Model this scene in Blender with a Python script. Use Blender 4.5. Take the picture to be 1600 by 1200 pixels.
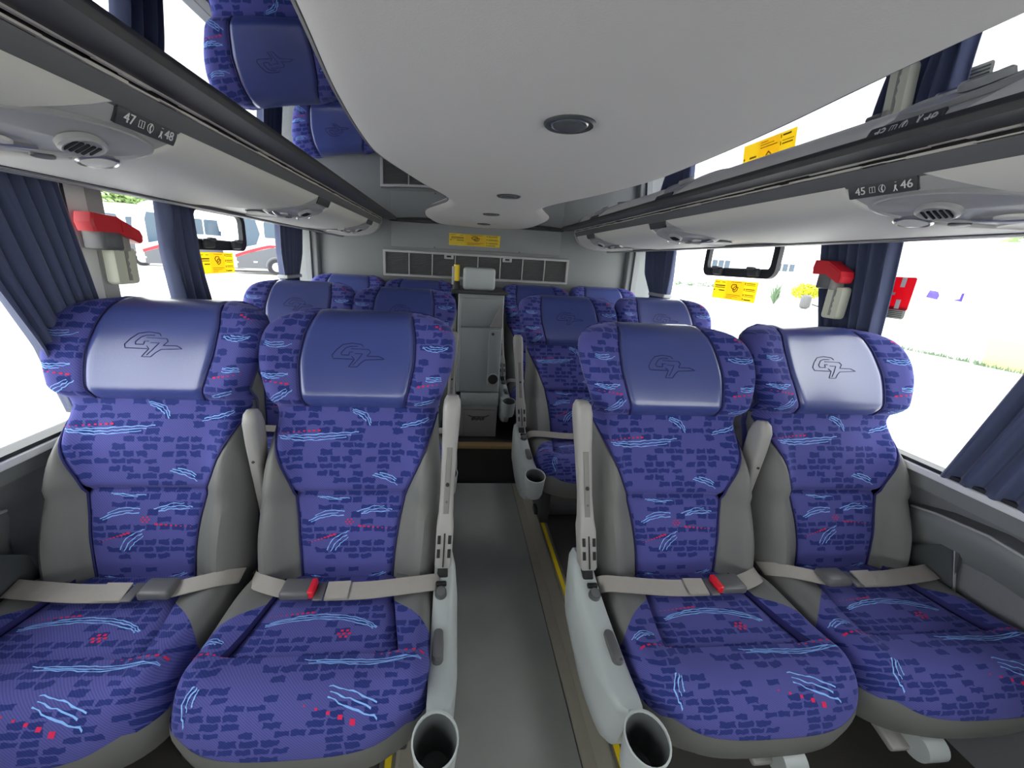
import bpy, bmesh, math, random
import numpy as np
from mathutils import Vector, Matrix

# ------------------------------------------------------------------ clear
for o in list(bpy.data.objects):
    bpy.data.objects.remove(o)
scene = bpy.context.scene
COL = scene.collection
random.seed(7)

# ------------------------------------------------------------------ camera
CX, CZ, YAW, PITCH, ROLL, FPX, PPX, PPY = -.183, 1.5265, .102, .2703, .0567, 607.5, 766.5, 576.3
cam = bpy.data.cameras.new('camera')
cam_o = bpy.data.objects.new('camera', cam)
COL.objects.link(cam_o)
fw = Vector((math.sin(YAW)*math.cos(PITCH), math.cos(YAW)*math.cos(PITCH), -math.sin(PITCH)))
rt = Vector((math.cos(YAW), -math.sin(YAW), 0))
dn = fw.cross(rt)
r2 = rt*math.cos(ROLL) - dn*math.sin(ROLL)
d2 = rt*math.sin(ROLL) + dn*math.cos(ROLL)
M = Matrix((r2, -d2, -fw)).transposed().to_4x4()
M.translation = Vector((CX, 0, CZ))
cam_o.matrix_world = M
cam.sensor_fit = 'HORIZONTAL'
cam.sensor_width = 36
cam.lens = FPX/1600*36
cam.shift_x = (800-PPX)/1600
cam.shift_y = -(600-PPY)/1600
cam.clip_start = .01
cam.clip_end = 500
scene.camera = cam_o

# ------------------------------------------------------------------ world
w = bpy.data.worlds.new('world')
scene.world = w
w.use_nodes = True
bg = w.node_tree.nodes['Background']
bg.inputs[0].default_value = (1.0, .995, .985, 1)
bg.inputs[1].default_value = 3.6
scene.view_settings.view_transform = 'Standard'
scene.view_settings.look = 'None'
scene.view_settings.gamma = 1
scene.view_settings.use_curve_mapping = False
scene.view_settings.exposure = 0.75

# ------------------------------------------------------------------ materials
def srgb(r, g, b):
    f = lambda c: c/12.92 if c <= .04045 else ((c+.055)/1.055)**2.4
    return (f(r/255), f(g/255), f(b/255), 1)

MATS = {}
def mat(name, col, rough=.6, metal=0, bump=0, bscale=200, var=0, vscale=30, sheen=0, spec=.5, coat=0):
    m = bpy.data.materials.new(name)
    m.use_nodes = True
    nt = m.node_tree
    b = nt.nodes['Principled BSDF']
    b.inputs['Roughness'].default_value = rough
    b.inputs['Metallic'].default_value = metal
    b.inputs['Specular IOR Level'].default_value = spec
    b.inputs['Base Color'].default_value = col
    if coat:
        b.inputs['Coat Weight'].default_value = coat
        b.inputs['Coat Roughness'].default_value = .15
    if sheen:
        b.inputs['Sheen Weight'].default_value = sheen
        b.inputs['Sheen Roughness'].default_value = .4
    tc = nt.nodes.new('ShaderNodeTexCoord')
    if var:
        n = nt.nodes.new('ShaderNodeTexNoise')
        n.inputs['Scale'].default_value = vscale
        n.inputs['Detail'].default_value = 4
        nt.links.new(tc.outputs['Object'], n.inputs['Vector'])
        mr = nt.nodes.new('ShaderNodeMapRange')
        mr.inputs['To Min'].default_value = 1-var
        mr.inputs['To Max'].default_value = 1+var
        nt.links.new(n.outputs['Fac'], mr.inputs['Value'])
        mx = nt.nodes.new('ShaderNodeVectorMath')
        mx.operation = 'SCALE'
        mx.inputs[0].default_value = col[:3]
        nt.links.new(mr.outputs[0], mx.inputs['Scale'])
        nt.links.new(mx.outputs[0], b.inputs['Base Color'])
    if bump:
        n = nt.nodes.new('ShaderNodeTexNoise')
        n.inputs['Scale'].default_value = bscale
        n.inputs['Detail'].default_value = 3
        nt.links.new(tc.outputs['Object'], n.inputs['Vector'])
        bp = nt.nodes.new('ShaderNodeBump')
        bp.inputs['Strength'].default_value = bump
        bp.inputs['Distance'].default_value = .002
        nt.links.new(n.outputs['Fac'], bp.inputs['Height'])
        nt.links.new(bp.outputs[0], b.inputs['Normal'])
    MATS[name] = m
    return m

def fabric_material():
    m = mat('patterned_fabric', (0, 0, 0, 1), .85, sheen=.35, spec=.2)
    nt = m.node_tree
    L = nt.links.new
    b = nt.nodes['Principled BSDF']
    b.inputs['Sheen Tint'].default_value = (.45, .45, 1, 1)
    uv = nt.nodes.new('ShaderNodeUVMap')
    uv.uv_map = 'UVMap'
    # jagged woven edges
    nz = nt.nodes.new('ShaderNodeTexNoise')
    nz.inputs['Scale'].default_value = 75
    nz.inputs['Detail'].default_value = 1
    L(uv.outputs[0], nz.inputs['Vector'])
    sub = nt.nodes.new('ShaderNodeVectorMath')
    sub.operation = 'SUBTRACT'
    sub.inputs[1].default_value = (.5, .5, .5)
    L(nz.outputs['Color'], sub.inputs[0])
    scl = nt.nodes.new('ShaderNodeVectorMath')
    scl.operation = 'SCALE'
    scl.inputs['Scale'].default_value = .012
    L(sub.outputs[0], scl.inputs[0])
    add = nt.nodes.new('ShaderNodeVectorMath')
    add.operation = 'ADD'
    L(uv.outputs[0], add.inputs[0])
    L(scl.outputs[0], add.inputs[1])
    sn = nt.nodes.new('ShaderNodeVectorMath')
    sn.operation = 'SNAP'
    sn.inputs[1].default_value = (.0035, .0022, 1)
    L(add.outputs[0], sn.inputs[0])
    base = (.086, .090, .32, 1)
    dark = (.022, .036, .19, 1)
    masks = []
    for bw, rh, mo, off, thr in ((.034, .0205, .0030, .37, .60), (.034, .0205, .0030, .37, .0)):
        br = nt.nodes.new('ShaderNodeTexBrick')
        br.inputs['Scale'].default_value = 1
        br.inputs['Brick Width'].default_value = bw
        br.inputs['Row Height'].default_value = rh
        br.inputs['Mortar Size'].default_value = mo
        br.inputs['Mortar Smooth'].default_value = 0
        br.inputs['Color1'].default_value = (0, 0, 0, 1)
        br.inputs['Color2'].default_value = (1, 1, 1, 1)
        br.inputs['Mortar'].default_value = (1, 1, 1, 1)
        br.offset = off
        br.squash = 1.2
        br.squash_frequency = 2
        L(sn.outputs[0], br.inputs['Vector'])
        lt = nt.nodes.new('ShaderNodeMath')
        lt.operation = 'LESS_THAN'
        lt.inputs[1].default_value = thr
        L(br.outputs['Color'], lt.inputs[0])
        masks.append(lt)
    mxm = nt.nodes.new('ShaderNodeMath')
    mxm.operation = 'MAXIMUM'
    L(masks[0].outputs[0], mxm.inputs[0])
    L(masks[1].outputs[0], mxm.inputs[1])
    bc = nt.nodes.new('ShaderNodeMixRGB')
    bc.inputs['Color1'].default_value = base
    bc.inputs['Color2'].default_value = dark
    L(mxm.outputs[0], bc.inputs['Fac'])
    # fine diagonal weave
    wv = nt.nodes.new('ShaderNodeTexWave')
    wv.wave_type = 'BANDS'
    wv.bands_direction = 'DIAGONAL'
    wv.inputs['Scale'].default_value = 95
    wv.inputs['Distortion'].default_value = .5
    L(uv.outputs[0], wv.inputs['Vector'])
    mx = nt.nodes.new('ShaderNodeMixRGB')
    mx.blend_type = 'MULTIPLY'
    mx.inputs['Fac'].default_value = .28
    L(bc.outputs['Color'], mx.inputs['Color1'])
    L(wv.outputs['Color'], mx.inputs['Color2'])
    L(mx.outputs[0], b.inputs['Base Color'])
    bp = nt.nodes.new('ShaderNodeBump')
    bp.inputs['Strength'].default_value = .15
    bp.inputs['Distance'].default_value = .001
    L(wv.outputs['Fac'], bp.inputs['Height'])
    L(bp.outputs[0], b.inputs['Normal'])
    return m

FAB = fabric_material()
LEATHER = mat('blue_leather', srgb(62, 73, 134), .32, bump=.10, bscale=260, var=.10, vscale=9, sheen=0, spec=.7, coat=.4)
LOGO = mat('embossed_line', srgb(30, 34, 88), .5)
VINYL = mat('grey_vinyl', srgb(104, 105, 103), .6, bump=.1, bscale=400)
BACKF = mat('dark_blue_back_fabric', srgb(34, 40, 110), .9, bump=.2, bscale=500, sheen=.3)
STROKE = mat('light_blue_thread', srgb(130, 175, 240), .9)
REDTH = mat('red_thread', srgb(205, 30, 85), .9)
PIPING = mat('navy_piping', srgb(28, 28, 90), .8)
PLASTIC = mat('grey_plastic', srgb(166, 172, 172), .38, bump=.05, bscale=500)
PLASTIC2 = mat('warm_grey_plastic', srgb(150, 148, 146), .4, bump=.08, bscale=500)
DKPLAST = mat('dark_grey_plastic', srgb(70, 73, 76), .45)
BLACK = mat('black_plastic', srgb(18, 18, 20), .5)
INLAY = mat('armrest_inlay', srgb(118, 116, 114), .45)
CUPIN = mat('cup_inside', srgb(84, 87, 88), .4)
BELT = mat('belt_webbing', srgb(150, 145, 140), .6, bump=.2, bscale=300, var=.06, vscale=60)
BUCKLE = mat('buckle_grey', srgb(88, 88, 90), .4)
REDB = mat('red_plastic', srgb(215, 35, 52), .35)
CHROME = mat('metal', srgb(190, 190, 190), .3, metal=1)
FLOORM = mat('aisle_vinyl', srgb(142, 144, 142), .5, bump=.12, bscale=300, var=.28, vscale=3.2)
FLOORS = mat('aisle_side_vinyl', srgb(160, 156, 144), .5, var=.06, vscale=20)
PLATM = mat('platform_carpet', srgb(70, 68, 66), .9, bump=.2, bscale=400)
YELLOW = mat('yellow_strip', srgb(235, 205, 30), .5)
ALU = mat('aluminium_edge', srgb(175, 172, 160), .35, metal=.8)
WOOD = mat('brown_edge', srgb(150, 125, 85), .5, var=.1, vscale=40)
WALLM = mat('wall_panel', srgb(122, 124, 126), .6, bump=.1, bscale=350)
WALLF = mat('wall_carpet', srgb(112, 113, 118), .95, bump=.3, bscale=600, var=.08, vscale=300)
REARW = mat('rear_wall_grey', srgb(124, 127, 129), .5, bump=.05, bscale=300)
CEILM = mat('ceiling_panel_fabric', srgb(208, 205, 203), .75, bump=.15, bscale=350, var=.02, vscale=4)
RACKP = mat('rack_cover', srgb(212, 210, 206), .55, bump=.06, bscale=300)
RACKG = mat('rack_unit_grey', srgb(168, 168, 170), .4)
RAILD = mat('rack_rail', srgb(100, 101, 104), .45)
RAILDD = mat('rack_rail_dark', srgb(58, 58, 60), .5)
SEAL = mat('seal_white', srgb(205, 200, 195), .7)
FRAMEB = mat('window_rubber', srgb(38, 40, 48), .5)
LEDGE = mat('white_ledge', srgb(225, 225, 228), .4)
CURT = mat('navy_curtain', srgb(76, 84, 116), .8, bump=.2, bscale=600, sheen=.3)
STICK = mat('yellow_sticker', srgb(252, 230, 80), .5)
STICK2 = mat('orange_yellow_sticker', srgb(250, 220, 70), .5)
PRINT = mat('brown_print', srgb(110, 80, 10), .6)
CREAM = mat('cream_plastic', srgb(212, 214, 196), .45)
WHITEP = mat('white_print', srgb(235, 235, 235), .6)
MIRROR = mat('dark_mirror_panel', (.50, .51, .55, 1), .015, metal=1)
GRILLE = mat('grille_slats', srgb(104, 106, 108), .6)
RUBBER = mat('rubber', srgb(30, 30, 32), .8)
GROUND = mat('pale_concrete', srgb(222, 221, 218), .9, var=.06, vscale=.6)
WALLOUT = mat('white_render', srgb(240, 240, 238), .9, var=.02, vscale=.5)
YWALL = mat('pale_yellow_render', srgb(226, 212, 130), .9)
BUSW = mat('bus_white', srgb(235, 236, 240), .3)
BUSG = mat('bus_grey', srgb(76, 78, 84), .4)
BUSR = mat('bus_red', srgb(200, 20, 36), .35)
BUSGL = mat('bus_glass', srgb(52, 70, 86), .1)
LEAF = mat('leaf_green', srgb(128, 155, 96), .8, var=.3, vscale=2)
LEAFY = mat('leaf_yellow_green', srgb(170, 175, 30), .8, var=.2, vscale=20)
LEAFG = mat('leaf_grey_green', srgb(96, 118, 92), .8, var=.2, vscale=8)
BARK = mat('bark', srgb(110, 95, 80), .9)
PURPLE = mat('purple_paint', srgb(60, 40, 130), .8)

def translucent(m, k):
    nt = m.node_tree
    b = nt.nodes['Principled BSDF']
    out = nt.nodes['Material Output']
    t = nt.nodes.new('ShaderNodeBsdfTranslucent')
    t.inputs[0].default_value = b.inputs['Base Color'].default_value
    mx = nt.nodes.new('ShaderNodeMixShader')
    mx.inputs[0].default_value = k
    nt.links.new(b.outputs[0], mx.inputs[1])
    nt.links.new(t.outputs[0], mx.inputs[2])
    nt.links.new(mx.outputs[0], out.inputs['Surface'])
SIGNR = mat('red_sign_film', srgb(222, 40, 66), .5)
for m_, k_ in ((STICK, .55), (STICK2, .55), (SIGNR, .5), (CURT, .06)):
    translucent(m_, k_)

def glass_material():
    m = bpy.data.materials.new('window_glass')
    m.use_nodes = True
    nt = m.node_tree
    nt.nodes.clear()
    out = nt.nodes.new('ShaderNodeOutputMaterial')
    tr = nt.nodes.new('ShaderNodeBsdfTransparent')
    tr.inputs[0].default_value = (.93, .95, .95, 1)
    gl = nt.nodes.new('ShaderNodeBsdfGlossy')
    gl.inputs['Roughness'].default_value = .01
    lw = nt.nodes.new('ShaderNodeLayerWeight')
    lw.inputs['Blend'].default_value = .5
    pw = nt.nodes.new('ShaderNodeMath')
    pw.operation = 'POWER'
    pw.inputs[1].default_value = 6
    nt.links.new(lw.outputs['Facing'], pw.inputs[0])
    fr = nt.nodes.new('ShaderNodeMath')
    fr.operation = 'MULTIPLY_ADD'
    fr.inputs[1].default_value = .35
    fr.inputs[2].default_value = .02
    nt.links.new(pw.outputs[0], fr.inputs[0])
    mx = nt.nodes.new('ShaderNodeMixShader')
    nt.links.new(fr.outputs[0], mx.inputs[0])
    nt.links.new(tr.outputs[0], mx.inputs[1])
    nt.links.new(gl.outputs[0], mx.inputs[2])
    nt.links.new(mx.outputs[0], out.inputs[0])
    return m
GLASS = glass_material()

# ------------------------------------------------------------------ mesh helpers
class MB:
    def __init__(self):
        self.v, self.f, self.uv = [], [], []
    def add(self, vs, fs, uvs=None):
        n = len(self.v)
        self.v += [tuple(p) for p in vs]
        self.uv += list(uvs) if uvs is not None else [(p[0], p[2]) for p in vs]
        self.f += [tuple(i+n for i in f) for f in fs]
        return self
    def box(self, x0, x1, y0, y1, z0, z1):
        vs = [(x, y, z) for x in (x0, x1) for y in (y0, y1) for z in (z0, z1)]
        return self.add(vs, [(0, 1, 3, 2), (4, 6, 7, 5), (0, 4, 5, 1), (2, 3, 7, 6), (0, 2, 6, 4), (1, 5, 7, 3)])
    def rbox(self, c, size, r=.006, R=None, seg=3):
        bm = bmesh.new()
        bmesh.ops.create_cube(bm, size=1)
        for v in bm.verts:
            v.co = Vector((v.co.x*size[0], v.co.y*size[1], v.co.z*size[2]))
        bmesh.ops.bevel(bm, geom=bm.edges[:], offset=min(r, min(size)*.49), segments=seg, affect='EDGES', profile=.5)
        bm.verts.index_update()
        vs = [(R @ v.co if R else v.co) + Vector(c) for v in bm.verts]
        fs = [[v.index for v in f.verts] for f in bm.faces]
        bm.free()
        return self.add(vs, fs)
    def cyl(self, p0, p1, r0, r1=None, n=20, caps=True):
        p0, p1 = Vector(p0), Vector(p1)
        r1 = r0 if r1 is None else r1
        d = (p1-p0).normalized()
        a = d.orthogonal().normalized()
        b = d.cross(a)
        vs = []
        for p, r in ((p0, r0), (p1, r1)):
            for i in range(n):
                t = 2*math.pi*i/n
                vs.append(p + a*r*math.cos(t) + b*r*math.sin(t))
        fs = [(i, (i+1) % n, n+(i+1) % n, n+i) for i in range(n)]
        if caps:
            fs += [tuple(range(n))[::-1], tuple(range(n, 2*n))]
        return self.add(vs, fs)
    def rings(self, rings, closed=True, cap0=True, cap1=True):
        n = len(rings[0])
        vs = [p for r in rings for p in r]
        fs = []
        for j in range(len(rings)-1):
            for i in range(n if closed else n-1):
                k = (i+1) % n
                fs.append((j*n+i, j*n+k, (j+1)*n+k, (j+1)*n+i))
        if cap0:
            fs.append(tuple(range(n))[::-1])
        if cap1:
            fs.append(tuple(range((len(rings)-1)*n, len(rings)*n)))
        return self.add(vs, fs)
    def tube(self, pts, r, n=8, caps=True):
        pts = [Vector(p) for p in pts]
        rs = r if isinstance(r, (list, tuple)) else [r]*len(pts)
        rings = []
        prev = None
        for i, p in enumerate(pts):
            d = (pts[min(i+1, len(pts)-1)] - pts[max(i-1, 0)]).normalized()
            a = d.orthogonal().normalized() if prev is None else (prev - d*prev.dot(d)).normalized()
            prev = a
            b = d.cross(a)
            rings.append([p + a*rs[i]*math.cos(2*math.pi*k/n) + b*rs[i]*math.sin(2*math.pi*k/n) for k in range(n)])
        return self.rings(rings, cap0=caps, cap1=caps)
    def prism(self, poly, axis, a, b, bev=0):
        # poly of 2D points in the two remaining axes (order x,y,z without axis)
        def mk(p, t):
            q = [p[0], p[1]]
            q.insert(axis, t)
            return tuple(q)
        n = len(poly)
        if bev:
            c = (sum(p[0] for p in poly)/n, sum(p[1] for p in poly)/n)
            ins = [((p[0]-c[0])*(1-bev)+c[0], (p[1]-c[1])*(1-bev)+c[1]) for p in poly]
            e = min(abs(b-a)*.3, .006)*(1 if b > a else -1)
            return self.rings([[mk(p, a) for p in ins], [mk(p, a+e) for p in poly], [mk(p, b-e) for p in poly], [mk(p, b) for p in ins]])
        return self.rings([[mk(p, a) for p in poly], [mk(p, b) for p in poly]])
    def grid(self, P, uvs=None, flip=False):
        nr, nc = len(P), len(P[0])
        vs = [p for r in P for p in r]
        us = [q for r in uvs for q in r] if uvs else None
        fs = []
        for i in range(nr-1):
            for j in range(nc-1):
                q = (i*nc+j, i*nc+j+1, (i+1)*nc+j+1, (i+1)*nc+j)
                fs.append(q[::-1] if flip else q)
        return self.add(vs, fs, us)
    def mesh(self, name, m, smooth=True, angle=40):
        me = bpy.data.meshes.new(name)
        me.from_pydata([tuple(p) for p in self.v], [], self.f)
        uvl = me.uv_layers.new(name='UVMap')
        li = np.empty(len(me.loops), dtype=np.int32)
        me.loops.foreach_get('vertex_index', li)
        uva = np.array(self.uv, dtype=np.float32)[li].ravel()
        uvl.data.foreach_set('uv', uva)
        me.materials.append(m)
        bm = bmesh.new()
        bm.from_mesh(me)
        bmesh.ops.recalc_face_normals(bm, faces=bm.faces[:]) if self.closed else None
        if smooth:
            for f in bm.faces:
                f.smooth = True
            ca = math.radians(angle)
            for e in bm.edges:
                if len(e.link_faces) == 2 and e.calc_face_angle(0) > ca:
                    e.smooth = False
        bm.to_mesh(me)
        bm.free()
        return me
    closed = True
    def build(self, name, m, parent=None, smooth=True, loc=None, kind=None, angle=40):
        o = bpy.data.objects.new(name, self.mesh(name, m, smooth, angle))
        COL.objects.link(o)
        if parent:
            o.parent = parent
        if loc:
            o.location = loc
        if kind:
            o['kind'] = kind
        return o

def empty(name, loc, label=None, cat=None, group=None, rz=0):
    o = bpy.data.objects.new(name, None)
    COL.objects.link(o)
    o.location = loc
    o.rotation_euler = (0, 0, rz)
    o.empty_display_size = .1
    if label:
        tag(o, label, cat, group)
    return o
def tag(o, label, cat, group=None):
    o['label'] = label
    o['category'] = cat
    if group:
        o['group'] = group
    return o
def copy_tree(o, parent=None):
    c = o.copy()
    COL.objects.link(c)
    c.parent = parent
    for ch in list(o.children):
        copy_tree(ch, c)
    return c
def smst(a, b, x):
    t = min(1, max(0, (x-a)/(b-a)))
    return t*t*(3-2*t)
def curve_fn(pts, sig=0):
    xs = np.array([p[0] for p in pts], float)
    ys = np.array([p[1] for p in pts], float)
    g = np.linspace(xs[0], xs[-1], 600)
    v = np.interp(g, xs, ys)
    if sig:
        k = max(1, int(sig/(g[1]-g[0])))
        pad = np.concatenate([np.full(k, v[0]), v, np.full(k, v[-1])])
        ker = np.hanning(2*k+1)
        ker /= ker.sum()
        v = np.convolve(pad, ker, 'valid')
    return lambda t: float(np.interp(t, g, v))
def catmull(pts, n=8):
    P = [Vector(p) for p in pts]
    out = []
    for i in range(len(P)-1):
        a, b, c, d = P[max(i-1, 0)], P[i], P[i+1], P[min(i+2, len(P)-1)]
        for k in range(n):
            t = k/n
            out.append(.5*((2*b) + (c-a)*t + (2*a-5*b+4*c-d)*t*t + (3*b-a-3*c+d)*t**3))
    out.append(P[-1])
    return out
def rrect(x0, x1, y0, y1, r, n=5):
    pts = []
    for cx, cy, a0 in ((x1-r, y1-r, 0), (x0+r, y1-r, 90), (x0+r, y0+r, 180), (x1-r, y0+r, 270)):
        for i in range(n+1):
            a = math.radians(a0+90*i/n)
            pts.append((cx+r*math.cos(a), cy+r*math.sin(a)))
    return pts
def text_mesh(body, size, name, m, parent, matrix, extrude=.0006):
    cu = bpy.data.curves.new(name, 'FONT')
    cu.body = body
    cu.size = size
    cu.extrude = extrude
    cu.align_x = 'CENTER'
    cu.align_y = 'CENTER'
    t = bpy.data.objects.new(name+'_tmp', cu)
    COL.objects.link(t)
    bpy.context.view_layer.update()
    me = bpy.data.meshes.new_from_object(t)
    bpy.data.objects.remove(t)
    bpy.data.curves.remove(cu)
    me.transform(matrix)
    me.materials.clear()
    me.materials.append(m)
    me.name = name
    o = bpy.data.objects.new(name, me)
    COL.objects.link(o)
    o.parent = parent
    return o

# ================================================================== STRUCTURE
YF, YR = -7.0, 3.28            # front and rear end of the saloon
PZ = .175                      # seat platform height
WX = 1.375                     # inner face of the side walls
GX = 1.315                     # window glass

# floor
m = MB().box(-.265, .265, YF, 2.44, -.06, 0)
fl = m.build('floor', FLOORM, kind='structure')
for s in (-1, 1):
    MB().box(*sorted((s*.262, s*.318)), YF, 2.44, -.06, -.001).build('floor_side_strip', FLOORS, fl)
    MB().box(*sorted((s*.2615, s*.2645)), YF, 2.44, -.01, .0015).build('floor_seam', DKPLAST, fl)
for s, side in ((-1, 'left'), (1, 'right')):
    p = MB().box(*sorted((s*.318, s*WX)), YF, YR, -.06, PZ).build('floor_platform_'+side, PLATM, kind='structure')
    MB().box(*sorted((s*.312, s*.3175)), YF, 2.44, 0, PZ-.012).build('platform_riser', FLOORS, p)
    MB().box(*sorted((s*.308, s*.350)), YF, 2.46, PZ-.012, PZ+.004).build('nosing', ALU, p)
    MB().box(*sorted((s*.318, s*.336)), YF, 2.46, PZ+.0035, PZ+.0065).build('nosing_stripe', YELLOW, p)
# raised rear end of the aisle with dark riser, its shade painted in as black
st = MB().box(-.318, .318, 2.47, YR, -.06, .275).build('floor_rear_step', PLATM, kind='structure')
MB().box(-.318, .318, 2.462, 2.472, 0, .262).build('step_riser', BLACK, st)
MB().rbox((0, 2.487, .272), (.632, .06, .03), .008).build('step_nosing', WOOD, st)

# unseen roof shell, added to block sky light, and rear wall
MB().box(-1.5, 1.5, YF, YR+.1, 1.93, 1.99).build('roof', DKPLAST, kind='structure')
rear = MB().box(-1.5, 1.5, YR, YR+.08, -.06, 1.95).build('wall_rear', REARW, kind='structure')
MB().rbox((-.01, YR-.012, 1.69), (1.35, .03, .185), .004).build('upper_panel', REARW, rear)
MB().box(-.70, .68, YR-.022, YR, 1.785, 1.80).build('dark_gap', BLACK, rear)
for s in (-1, 1):
    MB().rbox((s*1.262, YR-.03, 1.2), (.05, .07, 1.1), .012).build('corner_trim', REARW, rear)
    MB().box(*sorted((s*1.295, s*1.31)), YR-.08, YR-.005, .9, 1.75).build('corner_seal', FRAMEB, rear)
for x in (-.35, .33):
    MB().cyl((x, YR-.03, 1.606), (x, YR-.02, 1.606), .006, n=10).build('screw', DKPLAST, rear)
# front bulkhead far behind the camera: low wall with windscreen opening
fr = MB().box(-1.5, 1.5, YF-.06, YF, -.06, 1.0).box(-1.5, 1.5, YF-.06, YF, 1.75, 1.95).build('wall_front', WALLM, kind='structure')

# rear air grille: frame, eight louvred inserts, two small labels
g = empty('air_grille', (0, YR-.012, 1.37), 'long grey louvred air grille across the rear wall', 'air grille')
gx0, gx1, gh = -.75, .748, .2
m = MB()
m.rbox((0, -.008, .008), (gx1-gx0, .026, .018), .003)
m.rbox((0, -.008, gh-.008), (gx1-gx0, .026, .018), .003)
m.rbox((gx0+.009, -.008, gh/2), (.02, .0255, gh), .003).rbox((gx1-.009, -.008, gh/2), (.02, .0255, gh), .003)
m.build('grille_frame', RACKG, g)
cw = (gx1-gx0-.036)/8
ms = MB()
ms.box(.004, cw-.004, .006, .010, .016, gh-.016)
for k in range(15):
    z = .022+k*.0108
    ms.add([(.003, -.012, z), (cw-.003, -.012, z), (cw-.003, .004, z+.006), (.003, .004, z+.006),
            (.003, -.012, z+.0025), (cw-.003, -.012, z+.0025), (cw-.003, .004, z+.0085), (.003, .004, z+.0085)],
           [(0, 1, 2, 3), (7, 6, 5, 4), (0, 4, 5, 1), (3, 2, 6, 7)])
lo = ms.build('louvre_insert', GRILLE, g, smooth=False)
lo.location = (gx0+.018, 0, 0)
for k in range(1, 8):
    c = lo.copy()
    COL.objects.link(c)
    c.location = (gx0+.018+cw*k, 0, 0)
    MB().box(gx0+.018+cw*k-.004, gx0+.018+cw*k+.004, -.018, .006, .012, gh-.012).build('divider', RACKG, g)
for x in (-.235, .235):
    t = MB().rbox((x, -.02, gh-.028), (.075, .012, .036), .003).build('grille_latch', RACKG, g)
    MB().rbox((x, -.027, gh-.028), (.035, .004, .014), .002).build('latch_slot', BLACK, t)

# side walls, sills, posts, windows
WINS = [(-6.95, -5.2), (-5.07, -3.28), (-3.15, -1.35), (-1.22, 1.29), (1.42, 3.19)]
wn = 0
for s, side in ((-1, 'left'), (1, 'right')):
    wall = MB().box(*sorted((s*WX, s*1.42)), YF, YR, -.06, .955).build('wall_'+side, WALLF, kind='structure')
    # upper moulded wall panel (smooth plastic) and ledges
    prof = [(WX, .90), (WX-.012, .93), (WX-.045, .948), (GX+.01, .955), (GX+.01, .90)]
    MB().prism([(s*x, z) for x, z in prof], 1, YF, YR).build('sill_moulding', WALLM, wall, angle=60)
    MB().rbox((s*(GX-.006), (YF+YR)/2, .968), (.05, YR-YF, .022), .004).build('sill_ledge', LEDGE, wall)
    MB().box(*sorted((s*(GX-.022), s*(GX+.02))), YF, YR, .978, .990).build('sill_rubber', FRAMEB, wall)
    MB().rbox((s*(WX-.04), (YF+YR)/2, .925), (.008, YR-YF, .008), .003).build('sill_bead', CHROME, wall)
    MB().box(*sorted((s*1.28, s*1.42)), YF, YR, 1.70, 1.95).build('window_header', WALLM, wall)
    MB().box(*sorted((s*(GX-.02), s*(GX+.01))), YF, YR, 1.69, 1.71).build('header_rubber', FRAMEB, wall)
    for a, b in zip(WINS[:-1], WINS[1:]):
        y0, y1 = a[1], b[0]
        ym = y0+(y1-y0)*.52
        MB().rbox((s*1.335, (y0+ym)/2, 1.34), (.10, ym-y0, .74), .006).build('window_post', LEDGE, wall)
        MB().rbox((s*1.33, (ym+y1)/2, 1.34), (.085, y1-ym-.002, .74), .006).build('window_post_edge', RACKG, wall)
        MB().box(*sorted((s*1.285, s*1.325)), y0-.012, y0-.001, .97, 1.72).build('post_rubber', FRAMEB, wall)
    MB().box(*sorted((s*1.28, s*1.42)), YR-.09, YR, .955, 1.75).build('window_post', REARW, wall)
    MB().box(*sorted((s*1.28, s*1.42)), YF, YF+.05, .955, 1.75).build('window_post', REARW, wall)
    for y0, y1 in WINS:
        wn += 1
        MB().box(*sorted((s*GX, s*(GX+.005))), y0-.005, y1+.005, .96, 1.72).build('window_%d' % wn, GLASS, kind='structure', smooth=False)

# ceiling: dark mirrored panels and pale sculpted centre panel
CEZ = 1.80
_mx = [0, .25]+[.25+.414*k/24 for k in range(1, 25)]
_mz = [1.803, 1.803]+[1.803-.13*(.414*k/24)**3 for k in range(1, 25)]
_mp = [Vector((-x, 0, z)) for x, z in zip(_mx[:0:-1], _mz[:0:-1])]+[Vector((x, 0, z)) for x, z in zip(_mx, _mz)]
ceil_z = lambda x: float(np.interp(abs(x), _mx, _mz))
m = MB()
m.rings([[(p.x, y, p.z) for p in _mp]+[(.664, y, 1.83), (-.664, y, 1.83)] for y in (YF, YR-.002)])
ce = m.build('ceiling', MIRROR, kind='structure', angle=30)
HW = [(-7.0, .36), (-5.5, .40), (-4.2, .28), (-3.2, .36), (-2.6, .42), (-2.0, .30), (-1.6, .26), (-1.2, .36), (-.8, .40), (-.3, .36), (.1, .35), (.5, .373), (.8, .405), (1.08, .418), (1.25, .408), (1.5, .35), (1.78, .263), (1.95, .232), (2.08, .238),
      (2.2, .275), (2.45, .36), (2.7, .392), (2.95, .388), (3.15, .35), (3.262, .28)]
hwc = catmull([(y, h, 0) for y, h in HW], 8)
edge = [(p.y, p.x) for p in hwc]
outl = [(h+.012, y) for h, y in edge] + [(-h+.0, y) for h, y in edge[::-1]]
m = MB()
rows = []
for h, y in edge:
    r = []
    for k in range(25):
        a = -1+2*k/24
        d = (1-abs(a))*h
        z = min(CEZ-.004, ceil_z(h)+.004)-.016*math.sqrt(max(0, 1-max(0, 1-d/.03)**2)) - .006*(1-a*a)
        r.append((a*h+.008, y, z))
    rows.append(r)
m.grid(rows)
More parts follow.
